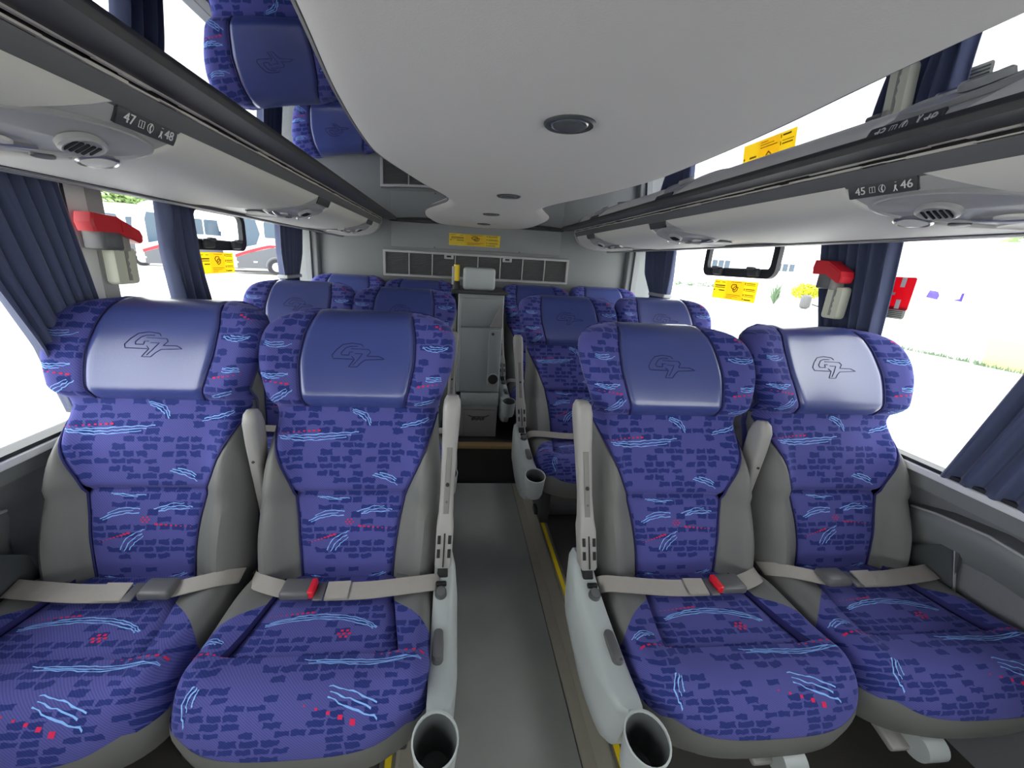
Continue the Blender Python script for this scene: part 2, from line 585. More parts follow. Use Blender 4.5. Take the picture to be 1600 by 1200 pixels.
# rim of the panel
for sgn in (-1, 1):
    m.grid([[(sgn*h+.008, y, min(CEZ-.004, ceil_z(h)+.004)), (sgn*h+.008, y, CEZ+.004)] for h, y in edge])
m.closed = False
pan = m.build('centre_panel', CEILM, ce)
for sgn in (-1, 1):
    MB().tube([(sgn*(h+.004)+.008, y, ceil_z(h)-.001) for h, y in edge], .005, 6).build('panel_beading', RAILD, ce)

# ceiling spot lamps
def spot(x, y, label):
    e = empty('ceiling_spot', (x, y, CEZ-.025), label, 'ceiling light', 'round recessed ceiling spots')
    n = 28
    def ring(r, z):
        return [(r*math.cos(2*math.pi*i/n), r*math.sin(2*math.pi*i/n), z) for i in range(n)]
    MB().rings([ring(.047, .002), ring(.047, -.003), ring(.043, -.006), ring(.036, -.005), ring(.033, .003)], cap0=False, cap1=False).build('bezel', DKPLAST, e)
    MB().rings([ring(.0335, .002), ring(.034, -.004), ring(.032, -.0055), ring(.030, -.004)], cap0=True, cap1=False).build('chrome_ring', CHROME, e)
    MB().rings([ring(.030, -.001), ring(.0295, -.006), ring(.022, -.0085), ring(.008, -.0095)]).build('lens', CUPIN, e)
    return e
spot(.016, .785, 'largest round dark ceiling spot nearest on the pale ceiling panel')
spot(.016, 1.63, 'second round ceiling spot, halfway along the pale ceiling panel')
spot(.006, 2.28, 'third small ceiling spot near the narrow waist of the ceiling panel')
spot(.008, 2.90, 'farthest small ceiling spot beside the rear wall')

# ================================================================== LUGGAGE RACKS
PROF = [(.752, 1.745), (.757, 1.730), (.768, 1.712), (.790, 1.692), (.825, 1.675), (.87, 1.663), (.93, 1.655), (1.017, 1.651)]
PC = catmull([(x, 0, z) for x, z in PROF], 6)
def prof(sv, off=0):
    f = min(max(sv, 0), 1)*(len(PC)-1)
    i = min(int(f), len(PC)-2)
    p = PC[i].lerp(PC[i+1], f-i)
    d = (PC[i+1]-PC[i]).normalized()
    nrm = Vector((d.z, 0, -d.x))            # outwards: inward/down
    if nrm.z > 0 and nrm.x > 0:
        nrm = -nrm
    return p + nrm*off
RACK_Y0, RACK_Y1 = -6.95, 3.14
UNITS = [-1.14, -.14, .86, 1.86, 2.80]
def ynear(yc, sv): return yc-.075-.40*sv**1.3
def yfar(yc, sv): return yc+.085-.23*sv**1.8
def rack(s, side):
    e = empty('luggage_rack', (0, 0, 0), 'grey overhead luggage rack along the %s windows' % side, 'luggage rack', 'overhead luggage racks')
    P = lambda x, y, z: (s*x, y, z)
    # base skin
    nS = 30
    rows = []
    ys = list(np.linspace(RACK_Y0, RACK_Y1-.06, 60)) + [RACK_Y1-.03, RACK_Y1-.01, RACK_Y1]
    for y in ys:
        k = max(0, (y-(RACK_Y1-.06))/.06)
        off = -.03*(1-math.sqrt(max(0, 1-k*k)))
        rows.append([P(q.x, y, q.z) for q in (prof(i/nS, off) for i in range(nS+1))])
    m = MB()
    m.grid(rows)
    m.closed = False
    m.build('rack_skin', RACKG, e)
    # cover panels between service units
    bounds = [None]+UNITS+[None]
    for a, b in zip(bounds[:-1], bounds[1:]):
        rows = []
        for i in range(27):
            sv = i/26
            y0 = yfar(a, sv) if a is not None else RACK_Y0
            y1 = ynear(b, sv) if b is not None else RACK_Y1-.035-.05*sv**3
            if y1-y0 < .012:
                y1 = y0+.012
            r = []
            for j in range(33):
                f = (1-math.cos(math.pi*j/32))/2
                y = y0+(y1-y0)*f
                dd = min(y-y0, y1-y, .4)
                off = .0055*min(1, max(0, dd)/.006)**.5
                q = prof(sv*.985, off)
                r.append(P(q.x, y, q.z))
            rows.append(r)
        m = MB()
        m.grid(rows)
        m.closed = False
        m.build('cover_panel', RACKP, e)
    # rails
    m = MB().prism([P(x, 0, z)[::2] for x, z in ((.735, 1.774), (.742, 1.755), (.752, 1.740), (.775, 1.742), (.78, 1.774))], 1, RACK_Y0, RACK_Y1)
    m.build('front_rail', RAILD, e, angle=60)
    MB().prism([P(x, 0, z)[::2] for x, z in ((.630, 1.794), (.634, 1.784), (.690, 1.782), (.726, 1.789), (.745, 1.795), (.75, 1.84), (.630, 1.84))], 1, RACK_Y0, RACK_Y1).build('upper_rail', RAILDD, e, angle=60)
    MB().box(*sorted((s*.742, s*.78)), RACK_Y0, RACK_Y1, 1.772, 1.84).build('dark_channel', BLACK, e)
    MB().rbox(P(1.03, (RACK_Y0+RACK_Y1)/2, 1.6475), (.03, RACK_Y1-RACK_Y0, .018), .004).build('lower_rail', RAILD, e)
    MB().rbox(P(1.018, (RACK_Y0+RACK_Y1)/2, 1.6425), (.010, RACK_Y1-RACK_Y0, .006), .002).build('lower_bead', CHROME, e)
    MB().box(*sorted((s*1.02, s*1.30)), RACK_Y0, RACK_Y1, 1.715, 1.74).build('rack_back', RAILD, e)
    # torn white seal strips
    rnd = random.Random(3+s)
    for zz, xx in ((1.7875, .729), (1.7775, .735)):
        m = MB()
        y = RACK_Y0
        while y < RACK_Y1-.08:
            l = rnd.uniform(.03, .09)
            h = rnd.uniform(.002, .006)
            dz = rnd.uniform(-.0012, .0012)
            m.box(*sorted((s*(xx-.003), s*(xx+.004))), y, y+l*1.02, zz+dz-h/2, zz+dz+h/2)
            y += l
        m.build('seal_strip', SEAL, e, smooth=False)
    # rounded end cap by the rear wall
    cap = [(.735, 1.80), (.735, 1.76)]+[(prof(i/14, .006).x, prof(i/14, .006).z) for i in range(15)]+[(1.05, 1.66), (1.05, 1.74), (.8, 1.80)]
    MB().prism([P(x, 0, z)[::2] for x, z in cap], 1, RACK_Y1-.012, RACK_Y1+.012, bev=.02).build('end_cap', RACKG, e)
    # latches on the last covers
    yl = 2.52
    q = prof(.62, .008)
    MB().rbox(P(q.x, yl, q.z), (.025, .09, .008), .004, Matrix.Rotation(.25, 3, 'Z')).build('latch', CHROME, e)
    # service units
    for ui, yc in enumerate(UNITS):
        u = empty('service_panel', (0, 0, 0))
        u.parent = e
        def S(sv, y, off=0):
            q = prof(sv, off)
            return Vector(P(q.x, y, q.z))
        def disc(name, sv, y, ru, rv, mat_, prof_=((1, .002), (.96, .007), (.8, .010), (.0, .010)), n=24, par=u):
            # disc lying on the rack skin; ru along y, rv along profile (fraction)
            rings = []
            for k, off in prof_:
                rings.append([S(sv+k*rv*math.sin(2*math.pi*i/n), y+k*ru*math.cos(2*math.pi*i/n), off) for i in range(n)])
            return MB().rings(rings, cap0=False, cap1=True).build(name, mat_, par)
        # number plate
        rows = [[S(sv, y, .005) for y in np.linspace(yc-.07, yc+.075, 12)] for sv in np.linspace(.03, .24, 8)]
        m = MB()
        m.grid(rows)
        sid = [S(.03, yc-.07, 0), S(.03, yc+.075, 0), S(.24, yc+.075, 0), S(.24, yc-.07, 0)]
        top = [S(.03, yc-.07, .005), S(.03, yc+.075, .005), S(.24, yc+.075, .005), S(.24, yc-.07, .005)]
        m.rings([sid, top], cap0=False, cap1=False)
        m.closed = False
        plate = m.build('number_plate', DKPLAST, u)
        if ui == 2:
            c0, c1 = S(.05, yc, .006), S(.22, yc, .006)
            upv = (c0-c1).normalized()
            rgt = Vector((0, -s, 0)) if s > 0 else Vector((0, 1, 0))
            nv = rgt.cross(upv).normalized()
            nums = ('45', '46') if s > 0 else ('47', '48')
            def T(dy, dv=0):
                mm = Matrix((rgt, upv, nv)).transposed().to_4x4()
                mm.translation = S(.135, yc, .0068) + rgt*dy + upv*dv
                return mm
            text_mesh(nums[0], .024, 'seat_number', WHITEP, plate, T(-.045))
            text_mesh(nums[1], .024, 'seat_number', WHITEP, plate, T(.052))
            # pictograms: window box, light ray disc, walking person
            def bar(mb, a, b, r=.0009):
                f = lambda q: T(0) @ Vector((q[0], q[1], .0004))
                mb.tube([f(a), f(b)], r, 5)
            m = MB()
            x0 = -.024
            for a, b in (((x0, -.006), (x0+.012, -.006)), ((x0+.012, -.006), (x0+.012, .006)), ((x0+.012, .006), (x0, .006)), ((x0, .006), (x0, -.006)), ((x0+.006, -.006), (x0+.006, .006))):
                bar(m, a, b, .0005)
            for k in range(10):
                a0, a1 = 2*math.pi*k/10, 2*math.pi*(k+1)/10
                bar(m, (.003+.007*math.cos(a0), .008*math.sin(a0)), (.003+.007*math.cos(a1), .008*math.sin(a1)), .0005)
            bar(m, (.005, .008), (.002, 0), .0012)
            bar(m, (.002, 0), (.005, -.009), .0012)
            bar(m, (.031, .003), (.030, -.003), .0016)
            bar(m, (.030, -.003), (.027, -.010), .0009)
            bar(m, (.030, -.003), (.034, -.010), .0009)
            bar(m, (.031, .008), (.031, .009), .0016)
            m.build('pictogram', WHITEP, plate)
        # raised pod outline
        pod = []
        n = 40
        for i in range(n):
            a = 2*math.pi*i/n
            yy = yc-.13 + .155*math.cos(a) - .10*math.sin(a)*.6
            sv = .52 + .24*math.sin(a) - .05*math.cos(a)
            pod.append((sv, yy))
        cs, cy_ = sum(p[0] for p in pod)/n, sum(p[1] for p in pod)/n
        rings = []
        for k, off in ((1.06, .001), (1.0, .009), (.94, .010), (.90, .006), (.0, .006)):
            rings.append([S(cs+(p[0]-cs)*k, cy_+(p[1]-cy_)*k, off) for p in pod])
        MB().rings(rings, cap0=False, cap1=True).build('pod', RACKG, u)
        # air vent with fins
        v = disc('air_vent', .50, yc-.085, .040, .095, RACKG, ((1, .005), (.97, .014), (.85, .017), (.7, .013), (0, .012)))
        mm = MB()
        for k in range(5):
            y = yc-.085-.022+k*.011
            mm.tube([S(.47, y, .0135), S(.56, y+.004, .0135)], .0028, 6)
        mm.build('vent_fin', BLACK, v)
        # reading lamp
        l = disc('reading_lamp', .62, yc-.015, .038, .085, CHROME, ((1, .004), (1, .010), (.88, .013), (.84, .010)))
        disc('lamp_lens', .62, yc-.015, .031, .070, RACKP, ((1, .009), (.9, .012), (.5, .013), (0, .013)), par=l)
        disc('second_lamp', .70, yc-.17, .035, .06, RACKP, ((1, .005), (.95, .010), (.6, .012), (0, .012)))
        disc('button', .73, yc-.075, .020, .03, DKPLAST, ((1, .005), (.95, .009), (.6, .010), (0, .010)))
        # speaker blade
        pts = [S(.66+.10*math.sin(t*math.pi)*.4, yc-.28+.17*t, .008) for t in np.linspace(0, 1, 14)]
        MB().tube(pts, [.003+.005*math.sin(math.pi*i/13) for i in range(14)], 8).build('speaker_trim', CHROME, u)
        disc('speaker', .84, yc-.20, .095, .075, RACKP, ((1, .004), (.97, .008), (.9, .006), (0, .0065)))
    return e
rack(-1, 'left')
rack(1, 'right')

# ================================================================== SEATS
TILT = .23
CT, ST_ = math.cos(TILT), math.sin(TILT)
TOPT = .722
WT = curve_fn([(-.12, .258), (-.05, .266), (.05, .268), (.15, .265), (.25, .255), (.33, .243), (.40, .237), (.45, .242), (.50, .258), (.55, .273), (.60, .280), (.64, .277), (.67, .264), (.695, .240), (.71, .213), (.722, .150)], .02)
PW = curve_fn([(.42, .136), (.48, .150), (.56, .162), (.64, .158), (.722, .136)], .03)
CWT = curve_fn([(-.12, .126), (0, .132), (.10, .142), (.18, .156), (.25, .184), (.31, .207), (.37, .226), (.42, .237)], .02)
def Hs(u, t):
    a = abs(u)
    h = .040 + .022*math.exp(-((t-.04)/.13)**2)
    bf = 1-smst(.22, .44, t)
    h += bf*.046*math.exp(-((a-.212)/.042)**2)
    hf = smst(.405, .465, t)
    h += hf*(.036 + .046*(a/.27)**2.6 - .60*max(0, t-.45)**1.5)
    h += .013*smst(.170, .186, t)*(1-smst(.25, .40, t))
    h += .010*math.exp(-((t-.32)/.06)**2)*(1-min(1, a/.24)**2)
    return h
def kedge(u, t):
    k1 = max(0, 1-(WT(t)-abs(u))/.05)
    k2 = max(0, 1-(TOPT-t)/.055)
    return min(1, math.hypot(k1, k2))
def Hfront(u, t):
    k = kedge(u, t)
    return Hs(u, t) - .075*(1-math.sqrt(max(0, 1-k*k)))
def bpoint(u, t, h, lean):
    h -= .055
    x = u + lean*(t+.05)/.65
    return (x, t*ST_-h*CT, .505+t*CT+h*ST_)
def cosp(n):
    return [(1-math.cos(math.pi*i/n))/2 for i in range(n+1)]
def back_part(uL, uR, t0, t1, lean, nu, nt, seam=(1, 1, 1, 1)):
    """sub-grid of the backrest; uL/uR functions of t; seam flags: left,right,bottom,top"""
    rows, uvs = [], []
    for b in cosp(nt):
        t = t0+(t1-t0)*b
        L, R = uL(t), uR(t)
        r, q = [], []
        for a in cosp(nu):
            u = L+(R-L)*a
            dip = 0
            for f, d in ((seam[0], u-L), (seam[1], R-u), (seam[2], t-t0), (seam[3], t1-t)):
                if f:
                    dip += (.008 if f == 1 else .013)*math.exp(-(d/(.007 if f == 1 else .011))**2)
            r.append(bpoint(u, t, Hfront(u, t)-dip, lean))
            q.append((u, t))
        rows.append(r)
        uvs.append(q)
    m = MB()
    m.grid(rows, uvs)
    m.closed = False
    return m
# cushion surface
CFY, CBY, CPY = -.425, .045, -.275
def cw_(y): return .280 - .012*smst(-.15, .05, y)
def cc_(y): return .155+.042*min(1, max(0, (-.08-y)/.20))
def cfront(x):
    return CFY + .135*(1-(max(0, 1-(abs(x)/.2802)**3.0))**(1/2.2))
def ctop(x, y, panel=False):
    z = .452 + .016*math.exp(-((y+.33)/.07)**2) - .02*smst(-.1, .05, y)
    a = abs(x)
    if panel:
        cx = cc_(y)
        dd = min(cx-a, y-CPY)
        z += -.020 + .014*min(1, max(0, dd)/.03)**.6
    else:
        z += .014*math.exp(-((a-.225)/.04)**2)
    k1 = max(0, 1-(cw_(y)-a)/.045)
    k2 = max(0, 1-(y-cfront(x))/.075)
    k = min(1, math.hypot(k1, k2))
    return z - .085*(1-math.sqrt(max(0, 1-k*k)))

def strands(fn, pts, n=3, gap=.008, wd=.0032, seed=0, mb=None, part=.9):
    """ragged bundle of woven strands along a polyline given in surface coordinates"""
    rnd = random.Random(seed)
    mb = mb or MB()
    C = catmull([(p[0], p[1], 0) for p in pts], 7)
    for k in range(n):
        off = (k-(n-1)/2)*gap
        i0 = rnd.randint(0, 3)
        i1 = len(C)-rnd.randint(0, 4)
        Lp, Rp = [], []
        for i in range(i0, i1):
            d = (C[min(i+1, len(C)-1)]-C[max(i-1, 0)])
            d.normalize()
            nn = Vector((-d.y, d.x, 0))
            wv = off*(1-.45*abs(2*i/len(C)-1)) + rnd.uniform(-.0016, .0016)
            ww = wd*rnd.uniform(.45, 1.1)*.5
            c = C[i]+nn*wv
            Lp.append(fn(*(c+nn*ww)[:2]))
            Rp.append(fn(*(c-nn*ww)[:2]))
        if len(Lp) > 2:
            mb.grid([Lp, Rp])
    return mb
def dots(fn, a, b, n, size=.006, mb=None):
    mb = mb or MB()
    for i in range(n):
        f = i/max(1, n-1)
        x, y = a[0]+(b[0]-a[0])*f, a[1]+(b[1]-a[1])*f
        s = size*(.35+.65*f)*.5
        mb.grid([[fn(x-s*1.2, y-s*.7), fn(x+s*1.2, y-s*.7)], [fn(x-s*1.2, y+s*.7), fn(x+s*1.2, y+s*.7)]])
    return mb
def flower(fn, x, y, mb, r=.010, s=.0045):
    for dx, dy in [(0, 0)]+[(r*math.cos(k*math.pi/3), r*.75*math.sin(k*math.pi/3)) for k in range(6)]:
        h = s*.5
        mb.grid([[fn(x+dx-h, y+dy-h*.8), fn(x+dx+h, y+dy-h*.8)], [fn(x+dx-h, y+dy+h*.8), fn(x+dx+h, y+dy+h*.8)]])

LOGO_STROKES = [
    [(985, 265), (955, 238), (820, 226), (700, 245), (625, 305), (572, 370), (590, 408), (860, 412)],
    [(905, 262), (800, 264), (745, 284), (692, 338), (700, 366), (798, 366), (800, 330), (850, 330)],
    [(815, 290), (940, 292), (1065, 295), (1092, 325), (1045, 372), (1220, 372), (1295, 402), (1180, 408), (1030, 415), (975, 450), (925, 498), (812, 500), (878, 412), (840, 380)],
    [(880, 345), (985, 345), (925, 420), (870, 480)],
]

def make_seat(aisle, mid, lean, adx=0, name='coach_seat'):
    """aisle: True for aisle seats; mid: sign of the direction to the neighbour in the pair"""
    root = empty(name, (0, 0, 0))
    F = lambda f, k: (lambda t: k*f(t))
    cdx = .012*(mid if aisle else -mid)
    # --- backrest parts
    lea = back_part(F(PW, -1), F(PW, 1), .428, TOPT, lean, 26, 26, (1, 1, 1, 0)).build('headrest_leather', LEATHER, root)
    MBfn = lambda u, t: bpoint(u, t, Hfront(u, t)+.0012, lean)
    m = MB()
    for stv in LOGO_STROKES:
        pts = [((x-930)*2.05e-4, .578-(y-370)*2.5e-4, 0) for x, y in stv]
        dense = []
        for a, b in zip(pts[:-1], pts[1:]):
            for k in range(4):
                dense.append(((a[0]+(b[0]-a[0])*k/4), a[1]+(b[1]-a[1])*k/4))
        dense.append(pts[-1][:2])
        m.tube([bpoint(u, t, Hfront(u, t)+.0002, lean) for u, t in dense], .0013, 5)
    m.build('embossed_logo', LOGO, lea)
    # stitched seams along the leather
    for sg in (-1, 1):
        m = MB()
        m.tube([bpoint(sg*PW(t), t, Hfront(sg*PW(t), t)-.004, lean) for t in np.linspace(.43, .70, 24)], .0026, 6)
        m.build('piping', PIPING, lea)
    w1 = back_part(F(WT, -1), F(PW, -1), .428, TOPT, lean, 14, 26, (0, 1, 1, 0)).build('headrest_wing', FAB, root)
    w2 = back_part(F(PW, 1), F(WT, 1), .428, TOPT, lean, 14, 26, (1, 0, 1, 0)).build('headrest_wing', FAB, root)
    up = back_part(F(CWT, -1), F(CWT, 1), .178, .428, lean, 36, 20, (1, 1, 2, 1)).build('upper_back_panel', FAB, root)
    lu = back_part(F(CWT, -1), F(CWT, 1), -.10, .178, lean, 30, 22, (1, 1, 0, 2)).build('lumbar_panel', FAB, root)
    b1 = back_part(F(WT, -1), F(CWT, -1), -.10, .425, lean, 14, 30, (0, 1, 0, 0)).build('side_bolster', VINYL, root)
    b2 = back_part(F(CWT, 1), F(WT, 1), -.10, .425, lean, 14, 30, (1, 0, 0, 0)).build('side_bolster', VINYL, root)
    for sg in (-1, 1):
        m = MB()
        m.tube([bpoint(sg*CWT(t), t, Hfront(sg*CWT(t), t)-.0045, lean) for t in np.linspace(-.09, .41, 34)], .003, 6)
        m.build('seam_piping', PIPING, root)
    # back shell
    rows = []
    for b in cosp(34):
        t = -.10+(TOPT+.10)*b
        r = []
        for a in cosp(30):
            u = -WT(t)+2*WT(t)*a
            k = kedge(u, t)
            r.append(bpoint(u, t, Hs(u, t)*.5+Hs(WT(t), t)*.5-.075-(.045+.03*(1-smst(.3, .6, t)))*math.sqrt(max(0, 1-k*k)) if k < 1 else Hs(u, t)-.075, lean))
        rows.append(r)
    m = MB()
    m.grid(rows, flip=True)
    m.closed = False
    sh = m.build('back_shell', BACKF, root)
    # --- fabric motifs on the back
    mb_ = MB()
    S_ = lambda P_, sd, n=3, gap=.008, wd=.003: strands(MBfn, P_, n, gap, wd, sd, mb_)
    sg = -mid
    mb_ = MB(); S_([(-.205, .345), (-.14, .338), (-.06, .344), (.02, .352)], 1); S_([(.06, .236), (.105, .224), (.135, .208)], 2)
    S_([(-.01, .418), (.025, .404), (.045, .372)], 3); S_([(.13, .372), (.19, .388), (.22, .404)], 31, 2)
    mb_.closed = False; mb_.build('blue_motif', STROKE, up, kind='stuff')
    r_ = MB(); dots(MBfn, (-.21, .352), (-.10, .359), 9, .007, r_)
    r_.closed = False; r_.build('red_motif', REDTH, up, kind='stuff')
    mb_ = MB(); S_([(-.115, .098), (-.06, .118), (-.005, .116)], 4); S_([(.02, .118), (.07, .130), (.125, .128)], 5)
    S_([(.005, .062), (-.035, .035), (-.055, -.01)], 6, 3, .013); S_([(-.115, -.062), (-.05, -.080), (.06, -.076), (.115, -.06)], 7, 2, .005)
    S_([(-.10, .165), (-.05, .160), (.0, .158)], 71, 2, .005)
    mb_.closed = False; mb_.build('blue_motif', STROKE, lu, kind='stuff')
    r_ = MB(); dots(MBfn, (.12, .074), (.03, .082), 8, .007, r_); dots(MBfn, (-.11, .035), (-.04, .058), 9, .007, r_); flower(MBfn, .0, .094, r_)
    r_.closed = False; r_.build('red_motif', REDTH, lu, kind='stuff')
    for wing, sg in ((w1, -1), (w2, 1)):
        mb_ = MB()
        S_([(sg*.258, .61), (sg*.22, .602), (sg*.18, .612)], 8+sg, 3, .007, .0025)
        S_([(sg*.255, .522), (sg*.22, .516), (sg*.175, .520)], 10+sg, 3, .006, .0025)
        if sg < 0:
            S_([(-.165, .485), (-.195, .462), (-.225, .445)], 12, 3, .009)
        else:
            S_([(.235, .462), (.20, .448), (.165, .442)], 13, 2, .007)
        mb_.closed = False; mb_.build('blue_motif', STROKE, wing, kind='stuff')
        r_ = MB(); dots(MBfn, (sg*.245, .505), (sg*.18, .495), 6, .007, r_)
        if sg > 0: dots(MBfn, (.25, .655), (.22, .67), 4, .007, r_)
        r_.closed = False; r_.build('red_motif', REDTH, wing, kind='stuff')
    # --- cushion parts
    def cgrid(pt, nr, nc, panel=False, off=0):
        rows, uvs = [], []
        for b in cosp(nr):
            r, q = [], []
            for a in cosp(nc):
                x, y = pt(a, b)
                r.append((x+cdx, y, ctop(x, y, panel)+off))
                q.append((x, y+.3-1.1*(.45-ctop(x, y, panel))))
            rows.append(r)
            uvs.append(q)
        return rows, uvs
    def gpart(name, material, pieces, par=root):
        m = MB()
        for pc in pieces:
            m.grid(*pc)
        m.closed = False
        return m.build(name, material, par)
    cp = gpart('cushion_panel', FAB, [cgrid(lambda a, b: ((-1+2*a)*cc_(CPY+(CBY-CPY)*b), CPY+(CBY-CPY)*b), 18, 24, True)])
    def wing_y(x, y_):                              # slanted front edge of the grey wing
        f = (abs(x)-.16)/(.27-.16)
        return -.105-.115*min(1, max(0, f))
    def side_pt(sg, lo, hi):
        def f(a, b):
            ym = -.19
            xi, xo = cc_(ym), cw_(ym)
            x0 = xi+(xo-xi)*a
            y = lo(x0)+(hi(x0)-lo(x0))*b
            x = cc_(y)+(cw_(y)-cc_(y))*a
            return sg*x, y
        return f
    def front_pt(a, b):
        x = (-1+2*a)*cw_(CPY)
        y0 = cfront(x)
        return x, y0+(CPY-y0)*b
    pieces = [cgrid(front_pt, 18, 46)]
    for sg in (-1, 1):
        pieces.append(cgrid(side_pt(sg, lambda x: CPY, lambda x: wing_y(x, 0)), 10, 14))
    cr = gpart('cushion_roll', FAB, pieces)
    for sg in (-1, 1):
        gpart('cushion_wing', VINYL, [cgrid(side_pt(sg, lambda x: wing_y(x, 0), lambda x: CBY), 14, 14)])
    # step wall between recessed panel and roll
    m = MB()
    path = [(-cc_(y), y) for y in np.linspace(CBY, CPY, 14)]+[(x, CPY) for x in np.linspace(-cc_(CPY), cc_(CPY), 16)]+[(cc_(y), y) for y in np.linspace(CPY, CBY, 14)]
    m.grid([[(x+cdx, y, ctop(x, y)) for x, y in path], [(x+cdx, y, ctop(x, y)-.03) for x, y in path]])
    m.closed = False
    m.build('panel_welt', PIPING, cr)
    # skirt
    ol = []
    for y in np.linspace(CBY, -.285, 8):
        ol.append((-cw_(y), y))
    for x in np.sin(np.linspace(-math.pi/2, math.pi/2, 31))*.280:
        ol.append((x, cfront(x)))
    for y in np.linspace(-.285, CBY, 8):
        ol.append((cw_(y), y))
    def sc(k, dz):
        return [(x*k, (y+.15)*k-.15, ctop(x, y)+dz) for x, y in ol]
    zb = .285
    R0 = [(x, y, ctop(x*.999, y+.0005 if y < -.29 else y)+.002) for x, y in ol]
    R1 = [(x*1.006, y-.002, ctop(x, y)-.012) for x, y in ol]
    R2 = [(x*.985, (y+.15)*.98-.15, ctop(x, y)-.055) for x, y in ol]
    R3 = [(x*.92, (y+.15)*.90-.15, zb) for x, y in ol]
    R4 = [(x*.5, (y+.15)*.5-.15, zb-.005) for x, y in ol]
    m = MB()
    m.grid([[(p[0]+cdx, p[1], p[2]) for p in R] for R in (R0, R1, R2, R3, R4)])
    m.closed = False
    m.build('cushion_base', VINYL, root)
    # motifs on cushion
    CFN = lambda x, y: (x+cdx, y, ctop(x, y, abs(x) < cc_(y) and y > CPY)+.0014)
    C_ = lambda P_, sd, n=3, gap=.007, wd=.003: strands(CFN, P_, n, gap, wd, sd, mb_)
    mb_ = MB(); C_([(-.15, -.185), (-.07, -.165), (.02, -.163), (.10, -.182), (.135, -.205)], 21)
    C_([(-.09, -.07), (-.05, -.055), (.02, -.050)], 22, 2); 
    mb_.closed = False; mb_.build('blue_motif', STROKE, cp, kind='stuff')
    r_ = MB(); dots(CFN, (-.14, -.158), (-.04, -.148), 9, .007, r_); flower(CFN, .055, -.212, r_, .013, .007)
    r_.closed = False; r_.build('red_motif', REDTH, cp, kind='stuff')
    mb_ = MB(); C_([(-.02, -.290), (.08, -.296), (.16, -.300), (.25, -.298)], 23, 3, .006)
    C_([(-.265, -.245), (-.235, -.238), (-.20, -.248)], 24)
    C_([(.05, -.352), (.10, -.368), (.17, -.385)], 25, 3, .012)
    C_([(-.20, -.345), (-.21, -.365), (-.20, -.385)], 26, 3, .010)
    mb_.closed = False; mb_.build('blue_motif', STROKE, cr, kind='stuff')
    r_ = MB(); dots(CFN, (.14, -.280), (.25, -.282), 7, .008, r_); dots(CFN, (-.18, -.276), (-.25, -.272), 6, .008, r_); dots(CFN, (.02, -.378), (.12, -.398), 5, .009, r_)
    r_.closed = False; r_.build('red_motif', REDTH, cr, kind='stuff')
    # --- pedestal
    m = MB()
    m.rbox((0, -.12, .268), (.44, .26, .04), .006)
    for x in (-.17, .17):
        m.rbox((x, -.10, .125), (.045, .20, .25), .008)
    m.rbox((0, -.10, .02), (.42, .06, .035), .006)
    m.build('pedestal', RAILDD, root)
    # footrest pivot below the cushion
    kx = mid*.09
    m = MB().cyl((kx-.028, -.395, .262), (kx+.028, -.395, .262), .033, n=24)
    kn = m.build('pivot_knob', PLASTIC, root)
    MB().rbox((kx-.05*1, -.34, .255), (.05, .11, .02), .006, Matrix.Rotation(.3, 3, 'X')).build('pivot_bracket', PLASTIC2, root)
    # --- seat belt: webbing from the outer side, buckle towards the neighbour
    o = -mid
    def ribbon(pts, wd, name, material, th=.002):
        rows = []
        for p in catmull(pts, 6):
            rows.append([(p.x, p.y-wd/2, p.z-.25*wd/2), (p.x, p.y, p.z+.0), (p.x, p.y+wd/2, p.z+.25*wd/2)])
        m_ = MB()
        m_.grid(rows)
        m_.grid([[(a[0], a[1], a[2]-th) for a in r] for r in rows], flip=True)
        m_.closed = False
        return m_.build(name, material, root)
    ribbon([(o*.285, -.055, .43), (o*.262, -.085, .474), (o*.20, -.10, .482), (o*.08, -.108, .476), (o*-.03, -.108, .474)], .046, 'belt_webbing', BELT)
    ribbon([(o*.03, -.108, .4795), (o*0, -.108, .4785), (o*-.03, -.108, .4775)], .046, 'belt_fold', BELT)
    MB().rbox((o*-.045, -.108, .474), (.026, .058, .006), .003).build('belt_tongue', BUCKLE, root)
    bk = MB().rbox((o*-.105, -.104, .480), (.078, .056, .026), .009).build('belt_buckle', BUCKLE, root)
    if aisle:
        MB().rbox((o*-.066, -.104, .481), (.016, .050, .023), .004).build('release_button', REDB, bk)
    ribbon([(o*-.14, -.10, .476), (o*-.19, -.085, .478), (o*-.235, -.06, .470), (o*-.262, -.02, .44)], .044, 'belt_stub', BELT)
    # --- aisle side: console, folded-up armrest, cup holder
    if aisle:
        xo0, xo1 = .281+adx, .326+adx
        sx = lambda a, b: tuple(sorted((o*a, o*b)))
        poly = [(.06, .475), (.045, .300), (-.02, .262), (-.12, .225), (-.22, .210), (-.30, .222), (-.345, .26), (-.370, .33), (-.378, .39), (-.380, .428), (-.30, .432), (-.16, .448), (-.06, .470), (0, .492)]
        pp = [(p.x, p.y) for p in catmull([(a, b, 0) for a, b in poly]+[(poly[0][0], poly[0][1], 0)], 3)][:-1]
        n = len(pp)
        c = (sum(p[0] for p in pp)/n, sum(p[1] for p in pp)/n)
        def rg(x, k, dz=0):
            return [(o*x, (p[0]-c[0])*k+c[0], (p[1]-c[1])*k+c[1]+dz) for p in pp]
        m = MB().rings([rg(xo0, .97), rg(xo0+.004, 1), rg(xo1-.010, 1), rg(xo1+.006, .93), rg(xo1+.016, .78), rg(xo1+.022, .5)])
        con = m.build('side_console', PLASTIC, root, angle=35)
        # socket knob with cap
        k = MB().cyl((o*(.302+adx), -.110, .455), (o*(.302+adx), -.117, .473), .017, .015, n=18).build('socket_knob', DKPLAST, con)
